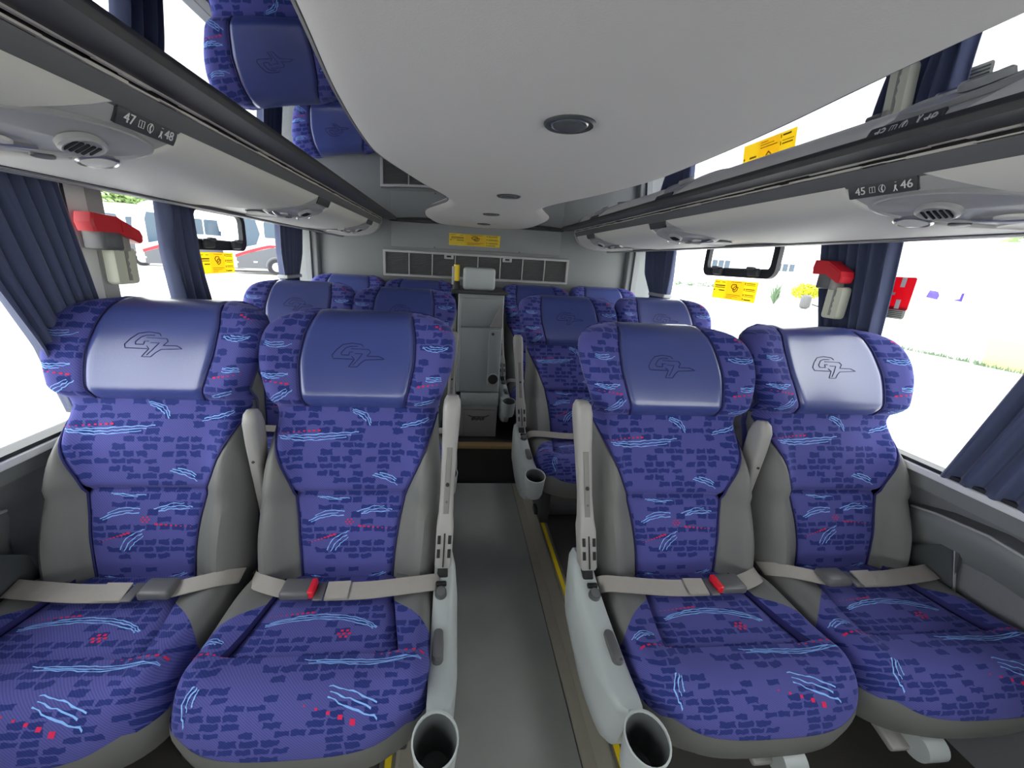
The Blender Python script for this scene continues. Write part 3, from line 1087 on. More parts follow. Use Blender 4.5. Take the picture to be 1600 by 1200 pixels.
        MB().rbox((o*(.302+adx), -.090, .472), (.030, .014, .012), .004).build('knob_cap', BLACK, k)
        MB().cyl((o*(.302+adx), -.1168, .4725), (o*(.302+adx), -.1175, .4745), .0125, .0115, n=18).build('knob_face', BUCKLE, k)
        # oval recline button
        b_ = MB()
        prs = rrect(-.0125, .0125, -.040, .040, .012, 6)
        b_.rings([[(o*(.300+adx)+x*kk, -.245+y*kk, .428+dz+.02*y) for x, y in prs] for kk, dz in ((1.12, .006), (1.12, .010), (.98, .012), (.94, .020), (.6, .024))])
        b_.build('recline_button', BUCKLE, con)
        # cup holder
        n = 28
        def cr_(r, y, z, tilt=.0):
            return [(o*(.303+adx)+r*math.cos(2*math.pi*i/n), y+r*math.sin(2*math.pi*i/n), z+tilt*r*math.sin(2*math.pi*i/n)) for i in range(n)]
        cyy = -.438
        m = MB().rings([cr_(.034, cyy+.012, .325), cr_(.040, cyy+.006, .345), cr_(.046, cyy, .430, .22), cr_(.047, cyy, .436, .22), cr_(.0435, cyy, .437, .22), cr_(.0425, cyy, .430, .22)], cap1=False)
        cu = m.build('cup_holder', PLASTIC, con)
        MB().rings([cr_(.0425, cyy, .432, .22), cr_(.036, cyy+.006, .345), cr_(.03, cyy+.01, .335)], cap0=False).build('cup_lining', CUPIN, cu)
        # upright armrest
        def ap(x, t, h): return (o*(x+adx) + lean*(t+.05)/.65, t*ST_-h*CT, .505+t*CT+h*ST_)
        def arm_ring(t, x0, x1, h0, h1, r=.008):
            q = rrect(x0, x1, h0, h1, r, 4)
            return [ap(a, t, b) for a, b in q]
        rg_ = []
        for t, x0, x1, h0, h1, r in ((-.020, .284, .324, .022, .060, .004), (-.010, .280, .328, .016, .066, .008), (.10, .280, .328, .014, .068, .008), (.13, .283, .325, .018, .064, .009), (.20, .285, .323, .02, .062, .012),
                                     (.34, .282, .326, .016, .066, .014), (.40, .280, .328, .012, .072, .016), (.44, .279, .329, .012, .076, .017), (.462, .281, .327, .016, .074, .018), (.476, .288, .320, .024, .062, .014)):
            rg_.append(arm_ring(t, x0, x1, h0, h1, r))
        arm = MB().rings(rg_).build('armrest', PLASTIC2, root, angle=50)
        MB().rings([arm_ring(.33, .296, .312, .060, .0685, .003), arm_ring(.14, .296, .312, .060, .0655, .003)]).build('armrest_inlay', INLAY, arm)
        MB().cyl(ap(.304, .225, .05), ap(.304, .225, .0705), .0055, n=12).build('bolt_hole', BLACK, arm)
        MB().cyl(ap(.304, .175, .05), ap(.304, .175, .0675), .0035, n=10).build('screw', BUCKLE, arm)
        for dx in (-.015, .015):
            for tt in (.055, .015):
                MB().rings([arm_ring(tt, .304+dx-.0045, .304+dx+.0045, .05, .0695, .001), arm_ring(tt+.024, .304+dx-.0045, .304+dx+.0045, .05, .0695, .001)]).build('slot', BLACK, arm)
        MB().rings([arm_ring(-.012, .302, .306, .05, .0697, .001), arm_ring(.085, .302, .306, .05, .0697, .001)]).build('slot', BLACK, arm)
        MB().rings([arm_ring(-.055, .288, .320, .025, .055, .006), arm_ring(-.012, .290, .318, .025, .055, .006)]).build('hinge', BLACK, arm)
        # middle armrest, between the two seats of the pair
        def mp(x, t, h):
            t += .016
            return (mid*x*.97 + lean*(t+.05)/.65, t*ST_-h*CT, .505+t*CT+h*ST_)
        rg_ = []
        for t, x, hx, h0, h1, r in ((.05, .278, .009, -.09, -.07, .004), (.14, .278, .012, -.075, -.035, .006), (.22, .276, .016, -.055, .0, .010), (.31, .274, .019, -.03, .04, .014), (.37, .272, .020, -.005, .064, .016), (.395, .272, .018, .01, .064, .016), (.408, .272, .012, .025, .053, .010)):
            rg_.append([mp(a, t, b) for a, b in rrect(x-hx, x+hx, h0, h1, r, 4)])
        arm2 = MB().rings(rg_).build('middle_armrest', PLASTIC2, root, angle=50)
        MB().cyl(mp(.275, .255, -.02), mp(.275, .255, .0185), .004, n=10).build('bolt_hole', BLACK, arm2)
    else:
        # belt anchor bracket against the wall
        yz = [(-.14, .40), (.0, .40), (-.02, .52), (-.09, .58), (-.12, .57)]
        MB().prism(yz, 0, *sorted((o*.268, o*.280))).build('anchor_bracket', DKPLAST, root)
        MB().tube([(o*.271, -.105, .575), (o*.271, -.145, .43)], .004, 8).build('bracket_edge', CHROME, root)
        MB().cyl((o*.268, -.05, .455), (o*.274, -.05, .455), .006, n=12).build('bracket_bolt', CHROME, root)
    return root

SP = {}
SP['B'] = make_seat(True, -1, .018, -.026)
SP['A'] = make_seat(False, 1, .022)
SP['C'] = make_seat(True, 1, -.050)
SP['D'] = make_seat(False, -1, -.045)
ROWX = [dict(A=-1.022, B=-.472, C=.537, D=1.078), dict(A=-1.012, B=-.468, C=.505, D=1.055), dict(A=-1.012, B=-.470, C=.512, D=1.06)]
RY = {'A': .985, 'B': .985, 'C': .965, 'D': .965}
SZ = dict(A=.012, B=.0, C=.0, D=.014)
rown = ['nearest', 'middle', 'rearmost']
desc = dict(A='blue patterned coach seat by the left windows, %s row', B='blue patterned coach seat left of the aisle, %s row, with grey aisle armrest',
            C='blue patterned coach seat right of the aisle, %s row, with grey aisle armrest', D='blue patterned coach seat by the right windows, %s row')
for r in range(3):
    for k in 'ABCD':
        o = SP[k] if r == 0 else copy_tree(SP[k])
        o.location = (ROWX[r][k], RY[k]+(0, 1.0, 1.95)[r], PZ+SZ[k])
        tag(o, desc[k] % rown[r], 'seat', 'blue coach seats in rows')

# wall armrests beside window seats
def wall_arm(s, y, label):
    e = empty('wall_armrest', (s*WX, y, .72), label, 'armrest', 'moulded armrests on the side walls')
    rg = []
    for yy, zt, d in ((.02, .095, .012), (0, .11, .045), (-.08, .135, .068), (-.2, .15, .075), (-.35, .135, .072), (-.46, .10, .060), (-.53, .06, .030), (-.55, .04, .01)):
        rg.append([(-s*.0, yy, zt-.14), (-s*d*.35, yy, zt-.11), (-s*d*.8, yy, zt-.055), (-s*d, yy, zt-.02), (-s*d*.93, yy, zt-.004), (-s*d*.7, yy, zt), (-s*.0, yy, zt+.002)])
    MB().rings(rg)  .build('arm_moulding', WALLM, e, angle=60)
    MB().tube([(-s*d*.9, yy, zt+.0) for yy, zt, d in ((0, .108, .045), (-.08, .133, .068), (-.2, .148, .075), (-.35, .133, .072), (-.46, .098, .060))], .004, 8).build('arm_bead', RACKG, e)
for r in range(3):
    for s, sd in ((-1, 'left'), (1, 'right')):
        wall_arm(s, .985+r*1.0, 'moulded grey wall armrest below the %s windows, %s row' % (sd, rown[r]))

# ================================================================== REAR CONSOLE
c = empty('rear_cabinet', (.0, 2.62, .275), 'tall pale grey service cabinet at the rear end of the aisle', 'cabinet')
def cb(name, x0, x1, z0, z1, y0, y1, mt, par=c, r=.006, sh=True):
    # the cabinet leans a little to the left towards the top
    return MB().rbox(((x0+x1)/2, (y0+y1)/2, (z0+z1)/2-.275), (x1-x0, y1-y0, z1-z0), r).build(name, mt, par)
cb('lower_body', -.135, .150, .275, .52, .0, .45, PLASTIC)
dr = cb('drawer', -.095, .140, .285, .490, -.012, .02, PLASTIC2)
m = MB()
for k in range(9):
    m.rbox((-.03+k*.0105, -.0135, .145+(k % 3)*.003), (.007, .004, .020), .001)
m.build('drawer_vent', BLACK, dr)
MB().tube([(-.06, -.014, .175), (-.03, -.018, .165), (.06, -.018, .165), (.09, -.014, .175)], .0035, 6).build('drawer_pull', DKPLAST, dr)
bd = cb('hinge_band', -.118, .152, .525, .620, -.02, .03, PLASTIC)
for x in (-.09, .130):
    MB().cyl((x, -.018, .31), (x, -.026, .31), .008, n=14).build('band_screw', CHROME, bd)
mb = cb('upper_body', -.152, .152, .620, 1.31, .0, .45, PLASTIC)
dw = cb('door', -.137, .148, .630, 1.085, -.016, .01, PLASTIC)
tp = cb('top_door', -.140, .148, 1.092, 1.285, -.016, .01, PLASTIC)
# sloped facet on the top door
MB().add([(.06, -.016, .83), (.145, -.016, .83), (.145, -.016, .99), (.06, -.045, .825), (.145, -.045, .825), (.14, -.018, .985)], [(0, 1, 4, 3), (3, 4, 5), (0, 3, 5, 2), (1, 2, 5, 4), (0, 2, 1)]).build('door_facet', PLASTIC2, tp, smooth=False)
col = MB()
prs = rrect(.062, .145, .395, .800, .025, 6)
col.rings([[(x, y, z) for x, z in prs] for y in (-.014, -.028)]+[[((x-.1)*.93+.1, -.031, (z-.6)*.985+.6) for x, z in prs]])
ch = col.build('cup_column', PLASTIC, dw)
n = 24
MB().rings([[(.102+r*math.cos(2*math.pi*i/n), y, .455+r*math.sin(2*math.pi*i/n)) for i in range(n)] for r, y in ((.042, -.030), (.041, -.036), (.036, -.037), (.034, -.033))], cap1=False).build('cup_ring', RACKG, ch)
MB().cyl((.102, -.0335, .455), (.102, -.0345, .455), .035, n=24).build('cup_opening', BLACK, ch)
MB().cyl((.085, -.030, .775), (.085, -.036, .775), .010, n=14).build('lock', DKPLAST, ch)
cb('worktop', -.172, .172, 1.310, 1.332, -.03, .46, RAILDD)
cb('padded_top', -.128, .088, 1.332, 1.478, .03, .12, PLASTIC, r=.02)
# yellow torch on its clip
t = empty('torch', (-.172, 2.70, 1.335), 'small yellow and black torch standing beside the grey rear cabinet', 'torch')
MB().cyl((0, 0, .045), (0, 0, .155), .020, n=18).build('torch_body', YELLOW, t)
MB().cyl((0, 0, -.005), (0, 0, .05), .028, .022, n=18).build('torch_head', BLACK, t)
MB().rbox((-.022, .0, .085), (.02, .03, .12), .004).build('torch_clip', RACKG, t)
MB().rbox((0.0, .03, -.02), (.07, .09, .03), .005).build('torch_bracket', DKPLAST, t)

# ================================================================== CURTAINS
def curtain(s, x, rows, folds, amp, label, tie=None, seed=0):
    """rows: (z, y0, y1)"""
    rnd = random.Random(seed)
    zs = [r[0] for r in rows]
    top = empty('curtain', (s*x, (rows[0][1]+rows[0][2])/2, rows[-1][0]), label, 'curtain', 'navy window curtains')
    ox, oy, oz = s*x, (rows[0][1]+rows[0][2])/2, rows[-1][0]
    ph = rnd.uniform(0, 6)
    jit = [rnd.uniform(-.35, .35) for _ in range(40)]
    N, K = folds*12, 30
    P0 = []
    for k in range(K+1):
        z = zs[0]+(zs[-1]-zs[0])*k/K
        y0 = float(np.interp(-z, [-a for a in zs], [r[1] for r in rows]))
        y1 = float(np.interp(-z, [-a for a in zs], [r[2] for r in rows]))
        rr = []
        for j in range(N+1):
            f = j/N
            fold = f*folds+.25*math.sin(f*7+ph)
            a = amp*(1+jit[int(f*folds) % 40])
            xx = a*math.sin(2*math.pi*fold+.6*math.sin(3*z+ph))+.3*a*math.sin(4*math.pi*fold+z*5)
            rr.append((xx, y0+(y1-y0)*f-oy, z-oz))
        P0.append(rr)
    m = MB()
    m.grid(P0)
    m.closed = False
    o = m.build('cloth', CURT, top)
    md = o.modifiers.new('thick', 'SOLIDIFY')
    md.thickness = .003
    # heading tape rail clips
    MB().rbox((0, (rows[0][2]-rows[0][1])*.0, zs[0]-oz+.004), (.02, rows[0][2]-rows[0][1], .012), .003).build('heading', FRAMEB, top)
    if tie:
        z, y0, y1 = tie
        MB().rbox((0, (y0+y1)/2-oy, z-oz), (amp*3.2, y1-y0, .022), .006).build('tieback', RACKG, top)
    return top
curtain(-1, 1.245, [(1.70, .93, 1.21), (1.43, 1.00, 1.255), (1.25, 1.07, 1.28), (1.05, 1.11, 1.28)], 7, .016, 'navy pleated curtain at the left edge behind the nearest window seat', None, 1)
curtain(-1, 1.245, [(1.70, 1.60, 1.755), (1.5, 1.60, 1.775), (1.30, 1.625, 1.82), (1.05, 1.65, 1.83)], 5, .018, 'navy curtain between the red handle and the yellow sticker, left windows', None, 2)
curtain(-1, 1.245, [(1.70, 2.56, 2.92), (1.5, 2.55, 2.88), (1.36, 2.575, 2.80), (1.05, 2.58, 2.86)], 7, .020, 'navy tied curtain at the rear of the left windows', (1.362, 2.57, 2.81), 3)
curtain(1, 1.262, [(1.70, 1.22, 1.50), (1.5, 1.20, 1.45), (1.35, 1.19, 1.40), (1.05, 1.18, 1.40)], 7, .020, 'navy curtain behind the red handle beside the red H sign', None, 4)
curtain(1, 1.245, [(1.70, 2.55, 2.90), (1.5, 2.54, 2.86), (1.36, 2.545, 2.74), (1.05, 2.53, 2.80)], 7, .020, 'navy tied curtain at the rear of the right windows', (1.362, 2.535, 2.75), 5)
curtain(1, 1.294, [(1.70, .30, .76), (1.31, .37, .843), (1.0, .44, .916), (.978, .44, .921)], 9, .0105, 'large navy curtain at the lower right corner over the window sill', None, 6)

# ================================================================== WINDOW FITTINGS
def vent_window(s, y0, y1, z0, z1, label):
    e = empty('opening_window_frame', (s*(GX-.012), (y0+y1)/2, z0), label, 'window frame', 'small opening window frames')
    yc = (y0+y1)/2
    outer = rrect(y0-yc, y1-yc, 0, z1-z0, .05, 6)
    inner = rrect(y0-yc+.034, y1-yc-.034, .038, z1-z0-.02, .03, 6)
    m = MB()
    a = [(-s*.012, y, z) for y, z in outer]
    b = [(-s*.012, y, z) for y, z in inner]
    a2 = [(s*.010, y, z) for y, z in outer]
    b2 = [(s*.010, y, z) for y, z in inner]
    n = len(a)
    m.rings([a2, a, b, b2], cap0=False, cap1=False)
    m.build('frame', FRAMEB, e, angle=50)
    for f in (.22, .72):
        yy = y0-yc+(y1-y0)*f
        k = MB()
        k.rbox((-s*.020, yy, .028), (.022, .075, .040), .014).build('latch', DKPLAST, e)
        MB().rbox((-s*.024, yy+.02, .046), (.020, .05, .016), .006).build('latch_grip', RAILD, e)
    MB().rbox((-s*.004, 0, .036), (.012, (y1-y0)-.09, .020), .004).build('bottom_channel', DKPLAST, e)
    return e
vent_window(-1, 1.83, 2.28, 1.505, 1.69, 'dark rounded frame of the opening pane in the left windows')
vent_window(1, 1.735, 2.28, 1.515, 1.70, 'dark rounded frame of the opening pane in the right windows')

def sticker(loc, rgt, up, nrm, wd, ht, label):
    """yellow notice, three columns of print and a line emblem"""
    e = empty('notice_sticker', loc, label, 'sticker', 'yellow notice stickers')
    rgt, up, nrm = Vector(rgt), Vector(up), Vector(nrm)
    Q = lambda x, y, d=0: rgt*x + up*y + nrm*d
    def slab(x0, x1, y0, y1, d0, d1):
        m = MB()
        m.rings([[Q(x0, y0, d0), Q(x1, y0, d0), Q(x1, y1, d0), Q(x0, y1, d0)], [Q(x0, y0, d1), Q(x1, y0, d1), Q(x1, y1, d1), Q(x0, y1, d1)]])
        return m
    slab(0, wd*.32, 0, ht, 0, .0012).build('sticker_sheet', STICK, e, smooth=False)
    slab(wd*.72, wd, 0, ht, 0, .0012).build('sticker_sheet', STICK, e, smooth=False)
    slab(wd*.32, wd*.72, 0, ht, .0, .0012).build('centre_field', STICK2, e, smooth=False)
    m = MB()
    rnd = random.Random(5)
    def line(x0, x1, y, t=.02):
        q = slab(wd*x0, wd*x1, ht*(y-t), ht*(y+t), .0014, .0021)
        m.add(q.v, q.f)
    line(.02, .14, .88, .015); line(.20, .28, .88, .015)
    line(.04, .29, .70, .03); line(.04, .29, .60, .02); line(.15, .29, .45, .025); line(.02, .05, .45, .03)
    line(.42, .66, .92, .012); line(.36, .68, .26, .012); line(.36, .62, .18, .01); line(.36, .5, .10, .01)
    for y, t in ((.90, .018), (.82, .012), (.62, .02), (.54, .012), (.34, .018), (.26, .01), (.10, .025)):
        line(.77, .77+.2*rnd.uniform(.7, 1), y, t)
    for y in (.88, .60, .32, .12):
        line(.735, .75, y, .05)
    m.build('print_lines', PRINT, e, smooth=False)
    # emblem: two linked angular outlines
    m = MB()
    for ptsl in ([(.44, .70), (.47, .80), (.55, .80), (.57, .66), (.53, .52), (.46, .60), (.44, .70)], [(.50, .62), (.53, .70), (.60, .66), (.58, .50), (.53, .42), (.49, .50), (.50, .62)]):
        m.tube([Q(wd*x, ht*y, .002) for x, y in ptsl], wd*.007, 5)
    m.build('emblem', PRINT, e)
    return e
sticker((-.238, YR-.029, 1.632), (1, 0, 0), (0, 0, 1), (0, -1, 0), .405, .088, 'yellow notice sticker on the rear wall panel above the grille')
sticker((-(GX-.001), 1.885, 1.398), (0, 1, 0), (0, 0, 1), (1, 0, 0), .288, .096, 'yellow notice sticker on the left window glass below the dark frame')
sticker((GX-.001, 2.18, 1.394), (0, -1, 0), (0, 0, 1), (-1, 0, 0), .335, .102, 'yellow notice sticker on the right window glass below the dark frame')

# red H sign on the right window
e = empty('exit_sign', (GX-.002, 1.262, 1.412), 'red emergency sign with white bars on the right window', 'sign')
def hs(name, y0, y1, z0, z1, d, mt, r=0):
    q = rrect(-y1, -y0, z0, z1, r, 4) if r else [(-y0, z0), (-y1, z0), (-y1, z1), (-y0, z1)]
    return MB().prism(q, 0, 0, -d).build(name, mt, e, smooth=False)
hs('sign_foot', 0, .090, 0, .04, .0012, CREAM, .008)
hs('sign_sheet', 0, .092, .030, .138, .0016, SIGNR, .006)
hs('white_bar', .050, .064, .105, .136, .0024, WHITEP)
hs('white_bar', .010, .042, .078, .087, .0024, WHITEP)
hs('white_bar', .052, .066, .034, .064, .0024, WHITEP)
m = MB()
for k in range(4):
    m.box(-.0019, -.0011, -.082, -.008, .006+k*.006, .0085+k*.006)
m.build('fine_print', BUCKLE, e, smooth=False)

# emergency handles
def handle(s, y, z, label):
    e = empty('emergency_handle', (s*(1.285 if s < 0 else 1.255), y, z-.2), label, 'emergency handle', 'red emergency window handles')
    D = lambda d: -s*d
    q = [(-.080, .156), (-.087, .182), (-.080, .208), (.0, .205), (.012, .199), (.086, .168), (.095, .150), (.089, .130), (.076, .127), (.0, .156)]
    MB().prism(q, 0, D(.03), D(.082), bev=.05).build('red_grip', REDB, e, angle=30)
    MB().prism([(.012, .192), (.082, .162), (.086, .136), (.012, .160)], 0, D(.0825), D(.0845)).build('grip_face', REDB, e, smooth=False)
    MB().rbox((D(.045), -.015, .135), (.06, .075, .06), .008).build('bracket', RAILD, e)
    MB().rbox((D(.05), .035, .128), (.045, .028, .05), .005).build('stem', PLASTIC2, e)
    pl = MB().prism(rrect(.0, .085, .0, .115, .012, 4), 0, D(.02), D(.055), bev=.04).build('handle_plate', CREAM, e, angle=40)
    m = MB().prism([(.040, .012), (.052, .012), (.052, .03), (.046, .035), (.052, .045), (.046, .055), (.052, .065), (.046, .075), (.052, .085), (.052, .104), (.040, .104)], 0, D(.0545), D(.0575))
    m.build('toothed_slot', PLASTIC2, pl, smooth=False)
    return e
handle(-1, 1.345, 1.59, 'red emergency handle with cream plate on the left window post')
h2 = handle(1, 1.36, 1.59, 'red emergency handle with pale plate against the right curtain')
for ch in h2.children:
    ch.scale = (1.0, -.7, 1)

# ================================================================== OUTSIDE
GZ = -.15
MB().box(-120, 120, -60, 160, GZ-.2, GZ).build('ground', GROUND, kind='structure')
# boundary wall on the right with pale yellow plinth block
bw = MB().box(12.0, 12.3, -14, 10.4, GZ, 2.55).build('wall_boundary', WALLOUT, kind='structure')
MB().box(11.85, 12.0, -6, 7.6, GZ, .45).build('yellow_plinth', YWALL, bw)
MB().box(11.93, 12.0, 7.1, 7.18, .3, 2.3).build('wall_joint', RACKG, bw)
m = MB()
rnd = random.Random(11)
for k in range(420):
    y = rnd.uniform(4, 10.3)
    a = rnd.uniform(0, 6.28)
    h = rnd.uniform(.04, .14)
    x = 11.90-rnd.uniform(0, .12)-(.15 if y < 7.6 else 0)
    m.add([(x, y-.02, GZ), (x, y+.02, GZ), (x+.03*math.cos(a), y+.05*math.sin(a), GZ+h)], [(0, 1, 2)])
m.closed = False
gw = m.build('weeds', LEAFG, smooth=False, kind='stuff')
gw['label'] = 'thin dry weeds along the foot of the white boundary wall'
gw['category'] = 'weeds'
# purple painted marks on the wall
pm = MB().prism([(8.95, 1.20), (9.20, 1.24), (9.16, 1.42), (8.98, 1.40), (8.93, 1.30)], 0, 11.985, 12.0)
pm = pm.build('painted_mark', PURPLE, smooth=False)
tag(pm, 'larger purple painted mark on the white boundary wall', 'painted mark')
pm = MB().prism([(8.45, 1.20), (8.68, 1.22), (8.50, 1.25), (8.49, 1.40), (8.45, 1.40)], 0, 11.985, 12.0)
tag(pm.build('painted_mark', PURPLE, smooth=False), 'smaller L-shaped purple mark on the white boundary wall', 'painted mark')

def leaf_tree(name, loc, h, rad, label, mt, n=900, trunk=.12, seed=0, group=None, leaf=.28):
    rnd = random.Random(seed)
    e = empty(name, loc, label, 'tree', group)
    m = MB()
    m.tube([(0, 0, 0), (.1, 0, h*.3), (0, .1, h*.75)], [trunk, trunk*.8, trunk*.4], 8)
    for k in range(7):
        a = rnd.uniform(0, 6.28)
        z = h*rnd.uniform(.35, .65)
        m.tube([(.05, 0, z), (rad*.5*math.cos(a), rad*.5*math.sin(a), z+h*.2), (rad*.85*math.cos(a), rad*.85*math.sin(a), z+h*.3)], [trunk*.4, trunk*.25, trunk*.08], 6)
    m.build('trunk', BARK, e)
    cl = [(rnd.uniform(-.62, .62)*rad, rnd.uniform(-.62, .62)*rad, h*rnd.uniform(.4, .95)) for _ in range(18)]
    m = MB()
    for k in range(n):
        c = rnd.choice(cl)
        p = Vector((c[0]+rnd.gauss(0, rad*.22), c[1]+rnd.gauss(0, rad*.22), c[2]+rnd.gauss(0, h*.07)))
        d = Vector((rnd.gauss(0, 1), rnd.gauss(0, 1), rnd.gauss(0, .6))).normalized()
        q = d.orthogonal().normalized()
        s_ = leaf*rnd.uniform(.6, 1.2)
        m.add([p-d*s_, p+q*s_*.45, p+d*s_, p-q*s_*.45], [(0, 1, 2, 3)])
    m.closed = False
    m.build('crown', mt, e, smooth=False)['kind'] = 'stuff'
    return e
k = 0
for x, y, h in ((-78, 44, 13.0), (-70, 56, 12.2), (-64, 67.5, 13.0), (-54, 74, 12.8), (-44, 82, 12.2), (-33, 88, 12.8)):
    k += 1
    leaf_tree('tree', (x, y, GZ), h, 4.4, 'broad green tree %s beyond the parked buses' % ['furthest left', 'second from the left', 'third from the left', 'fourth from the left', 'fifth from the left', 'furthest right', 'behind the near curtain', 'hidden at the far left'][k-1], LEAF, 2600, .25, k, 'trees beyond the buses', .55)
leaf_tree('tree', (22, 13.0, GZ), 5.2, 1.3, 'bushy green tree showing above the white boundary wall', LEAF, 700, .1, 31, 'trees above the white wall', .25)
leaf_tree('tree', (22, 9.0, GZ), 5.3, 1.6, 'sparse bare-branched tree above the white wall at the right edge', LEAFG, 260, .12, 32, 'trees above the white wall', .22)

# far white building, planting bed, fuel pump
b = empty('white_building', (30, 52, GZ), 'long white building with small dark windows across the yard', 'building')
MB().box(-14, 26, 0, 6, 0, 7).build('building_wall', WALLOUT, b)
MB().box(-14.2, 26.2, -.2, 6.2, 7, 7.2).build('roof_edge', RACKG, b)
for x in (-7.5, -6.6, 4.6, 5.5, 6.4, 14, 15, 16):
    fw_ = MB().box(x, x+.72, -.06, .1, 2.5, 3.5).build('window', BUSG, b)
    MB().box(x+.06, x+.66, -.075, -.055, 2.56, 3.44).build('pane', BUSGL, fw_)
bed = empty('planting_bed', (23.5, 34.5, GZ), 'low pale walled planting bed with dark shrubs in the yard', 'planting bed', rz=-.5)
MB().rbox((0, 0, .22), (7.2, 1.2, .5), .05).build('bed_wall', RACKP, bed)
rnd = random.Random(2)
for kx in range(7):
    m = MB()
    for k in range(60):
        p = Vector((-2.9+kx*.95+rnd.gauss(0, .25), rnd.gauss(0, .25), .45+abs(rnd.gauss(0, .22))))
        d = Vector((rnd.gauss(0, 1), rnd.gauss(0, 1), abs(rnd.gauss(0, .6)))).normalized()
        q = d.orthogonal().normalized()
        m.add([p-d*.14, p+q*.06, p+d*.14, p-q*.06], [(0, 1, 2, 3)])
    m.closed = False
    m.build('shrub', LEAFG, bed, smooth=False)
# agave
a_ = empty('agave_plant', (20.3, 23.6, GZ), 'grey-green spiky agave beside the yellow bush', 'plant')
rnd = random.Random(4)
for k in range(34):
    a = rnd.uniform(0, 6.28)
    r = rnd.uniform(.15, .85)
    h = rnd.uniform(.9, 1.75)
    tip = Vector((r*math.cos(a), r*math.sin(a), h))
    sd = Vector((-math.sin(a), math.cos(a), 0))*.06
    mid_ = Vector((.35*r*math.cos(a), .35*r*math.sin(a), h*.45))
    MB().add([-sd*.6, sd*.6, mid_+sd, mid_-sd, tip, mid_+Vector((0, 0, -.05))], [(0, 1, 2, 3), (3, 2, 4), (0, 3, 5), (1, 5, 2)]).build('leaf_blade', LEAFG, a_, smooth=False)
yb = empty('yellow_bush', (20.6, 21.8, GZ), 'rounded yellow-green bush between agave and fuel pump', 'bush')
m = MB()
for k in range(700):
    d = Vector((rnd.gauss(0, 1), rnd.gauss(0, 1), rnd.gauss(0, .8))).normalized()
    p = Vector((0, 0, .95))+Vector((d.x*.75, d.y*.75, d.z*.55))*rnd.uniform(.75, 1)
    q = d.orthogonal().normalized()
    q.rotate(Matrix.Rotation(rnd.uniform(0, 6), 3, d))
    t_ = d.cross(q)
    m.add([p-q*.09, p+t_*.05, p+q*.09, p-t_*.05], [(0, 1, 2, 3)])
m.closed = False
m.build('foliage', LEAFY, yb, smooth=False)['kind'] = 'stuff'
MB().tube([(0, 0, 0), (0, .05, .6)], .06, 8).build('stem', BARK, yb)
tw = MB().rbox((20.0, 21.0, GZ+.4), (.5, .5, .8), .2)
tag(tw.build('concrete_bollard', BUCKLE, None), 'short grey bollard in front of the yellow bush', 'bollard')
fp = empty('fuel_pump', (21.0, 19.6, GZ), 'white and grey fuel pump with hanging hose in the yard', 'fuel pump', rz=.3)
MB().rbox((0, 0, .9), (.7, .6, 1.7), .05).build('pump_body', WHITEP, fp)
MB().rbox((0, -.02, 1.95), (.8, .62, .45), .05).build('pump_head', RACKG, fp)
MB().rbox((-.36, 0, 1.3), (.03, .4, .35), .01).build('pump_display', PURPLE, fp)
MB().tube([(-.38, -.2, 1.3), (-.6, -.5, .7), (-.7, -.2, .3), (-.75, .5, .15), (-.7, 1.2, .3)], .035, 8).build('hose', RUBBER, fp)
cbx = MB().rbox((21.6, 20.6, GZ+.75), (.5, .5, 1.5), .15)
tag(cbx.build('white_tank', BUSW, None), 'plain white rounded tank beside the fuel pump', 'tank')

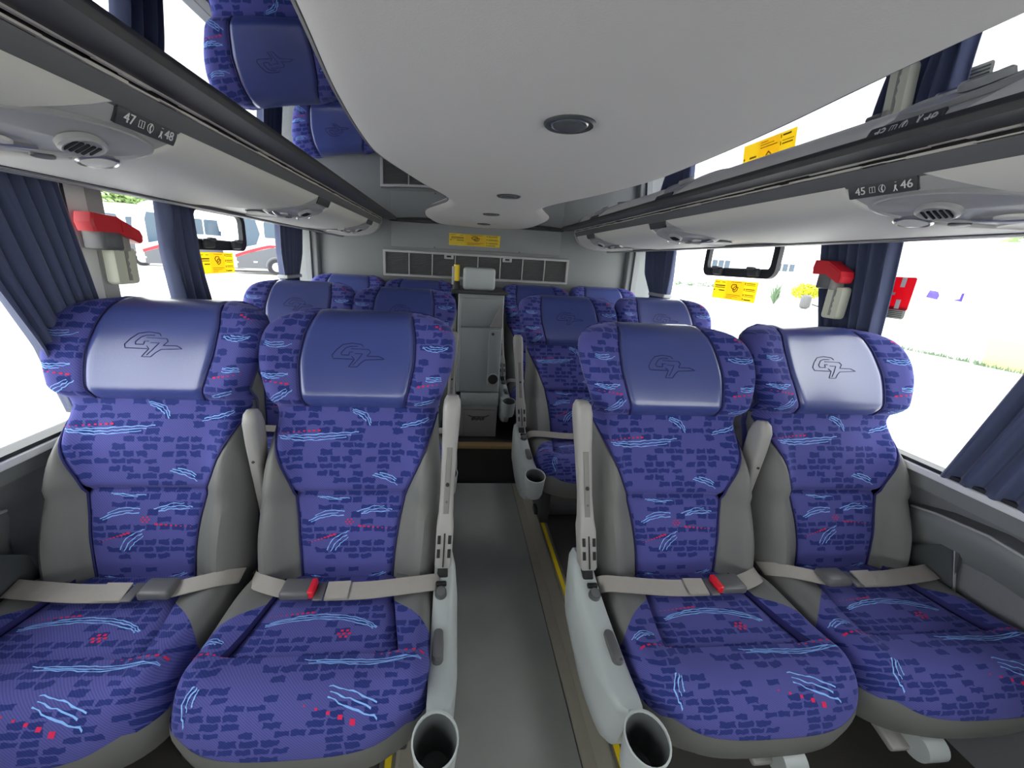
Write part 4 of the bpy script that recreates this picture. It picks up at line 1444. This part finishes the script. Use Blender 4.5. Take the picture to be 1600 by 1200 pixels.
# ---- parked coaches on the left
def coach(loc, rz, label, L=11.5):
    """nose at local x=0, body towards +x, near side at y=0"""
    e = empty('parked_coach', loc, label, 'bus', 'white coaches parked in the yard')
    e.rotation_euler = (0, 0, rz)
    W, H = 2.6, 4.1
    # body sections along x: (x, z0, z1)
    def sec(x, z0, z1, w=W, r=.28):
        cy = W/2
        q = rrect(cy-w/2, cy+w/2, z0, z1, r, 4)
        return [(x, y, z) for y, z in q]
    MB().rings([sec(.0, .75, 2.6, 2.3, .4), sec(.10, .5, 3.3, 2.5, .4), sec(.45, .38, 3.85, 2.58, .35), sec(.9, .36, 4.05, W), sec(2, .36, H, W), sec(L-.3, .36, H, W), sec(L, .45, H-.1, 2.5)]).build('body', BUSW, e, angle=50)
    # dark grey lower flank, following the wheel line
    low = [(.35, .40), (L-.3, .40), (L-.3, 1.45), (5.0, 1.45), (3.4, 1.75), (2.4, 1.72), (1.2, 1.38), (.35, 1.05)]
    MB().prism([(x, z) for x, z in low], 1, -.02, .02).build('lower_flank', BUSG, e)
    up = [(.30, 1.06), (1.2, 1.40), (2.4, 1.74), (3.4, 1.77), (5.0, 1.47), (L-.3, 1.47)]
    pts = catmull([(x, -.0, z) for x, z in up], 6)
    m = MB()
    m.rings([[(p.x, -.03, p.z-.02), (p.x, -.03, p.z+.16), (p.x, .03, p.z+.16), (p.x, .03, p.z-.02)] for p in pts])
    m.build('red_stripe', BUSR, e)
    # front red stripe and mask
    MB().box(-.01, .2, .35, W-.35, 1.02, 1.15).build('red_front_stripe', BUSR, e)
    MB().rings([[(-.035+.55*f, .32-.1*f, 1.45+1.9*f), (-.035+.55*f, W-.32+.1*f, 1.45+1.9*f), (.03+.55*f, W-.32+.1*f, 1.45+1.9*f), (.03+.55*f, .32-.1*f, 1.45+1.9*f)] for f in (0, .3, .7, 1)]).build('windscreen', BUSGL, e)
    # side glazing
    dw_ = [(.62, 1.62), (1.5, 1.85), (1.75, 2.5), (1.55, 3.35), (.75, 3.4), (.62, 3.0)]
    MB().prism(dw_, 1, -.03, .02).build('driver_window', BUSGL, e)
    x = 2.0
    while x < L-1:
        MB().prism(rrect(x, x+1.45, 2.30, 3.25, .08, 3), 1, -.025, .02).build('side_window', BUSGL, e)
        x += 1.52
    MB().rbox((3.1, -.01, 2.02), (1.6, .05, .34), .03).build('side_grille', RACKG, e)
    for wx in (2.55, L-2.9):
        n = 28
        wh = MB().cyl((wx, -.06, .5), (wx, .3, .5), .5, n=n).build('wheel', RUBBER, e)
        MB().cyl((wx, -.075, .5), (wx, -.05, .5), .29, n=n).build('hub', RACKG, wh)
        MB().cyl((wx, -.12, .5), (wx, -.07, .5), .12, n=n).build('hub_cap', BUSW, wh)
        MB().tube([(wx+.62*math.cos(a), -.03, .5+.62*math.sin(a)) for a in np.linspace(0, math.pi, 16)], .05, 6).build('wheel_arch', RAILD, e)
    MB().tube([(.35, -.02, 3.3), (-.15, -.22, 3.35), (-.35, -.3, 3.0), (-.3, -.3, 2.5)], [.08, .09, .11, .1], 10).build('mirror_arm', BUSW, e)
    for y in (.35, W-.35):
        MB().rbox((.02, y, .98-.12), (.12, .45, .18), .04).build('headlamp', CHROME, e)
    MB().rbox((.30, -.01, .75), (.25, .03, .10), .02).build('marker_lamp', WHITEP, e)
    MB().rbox((1.35, -.02, .80), (.22, .03, .08), .02).build('marker_lamp', WHITEP, e)
    return e
coach((-24.5, 29.5, GZ), .50, 'white coach with red stripe showing between the red handle and the curtain')
coach((-13.9, 26.0, GZ), .62, 'white coach with red stripe right of the yellow window sticker')
coach((-19.3, 26.2, GZ), .62, 'white coach mostly hidden behind the left curtain')
coach((-9.4, 34.0, GZ), .62, 'white coach seen past the rear left curtain', 12.5)
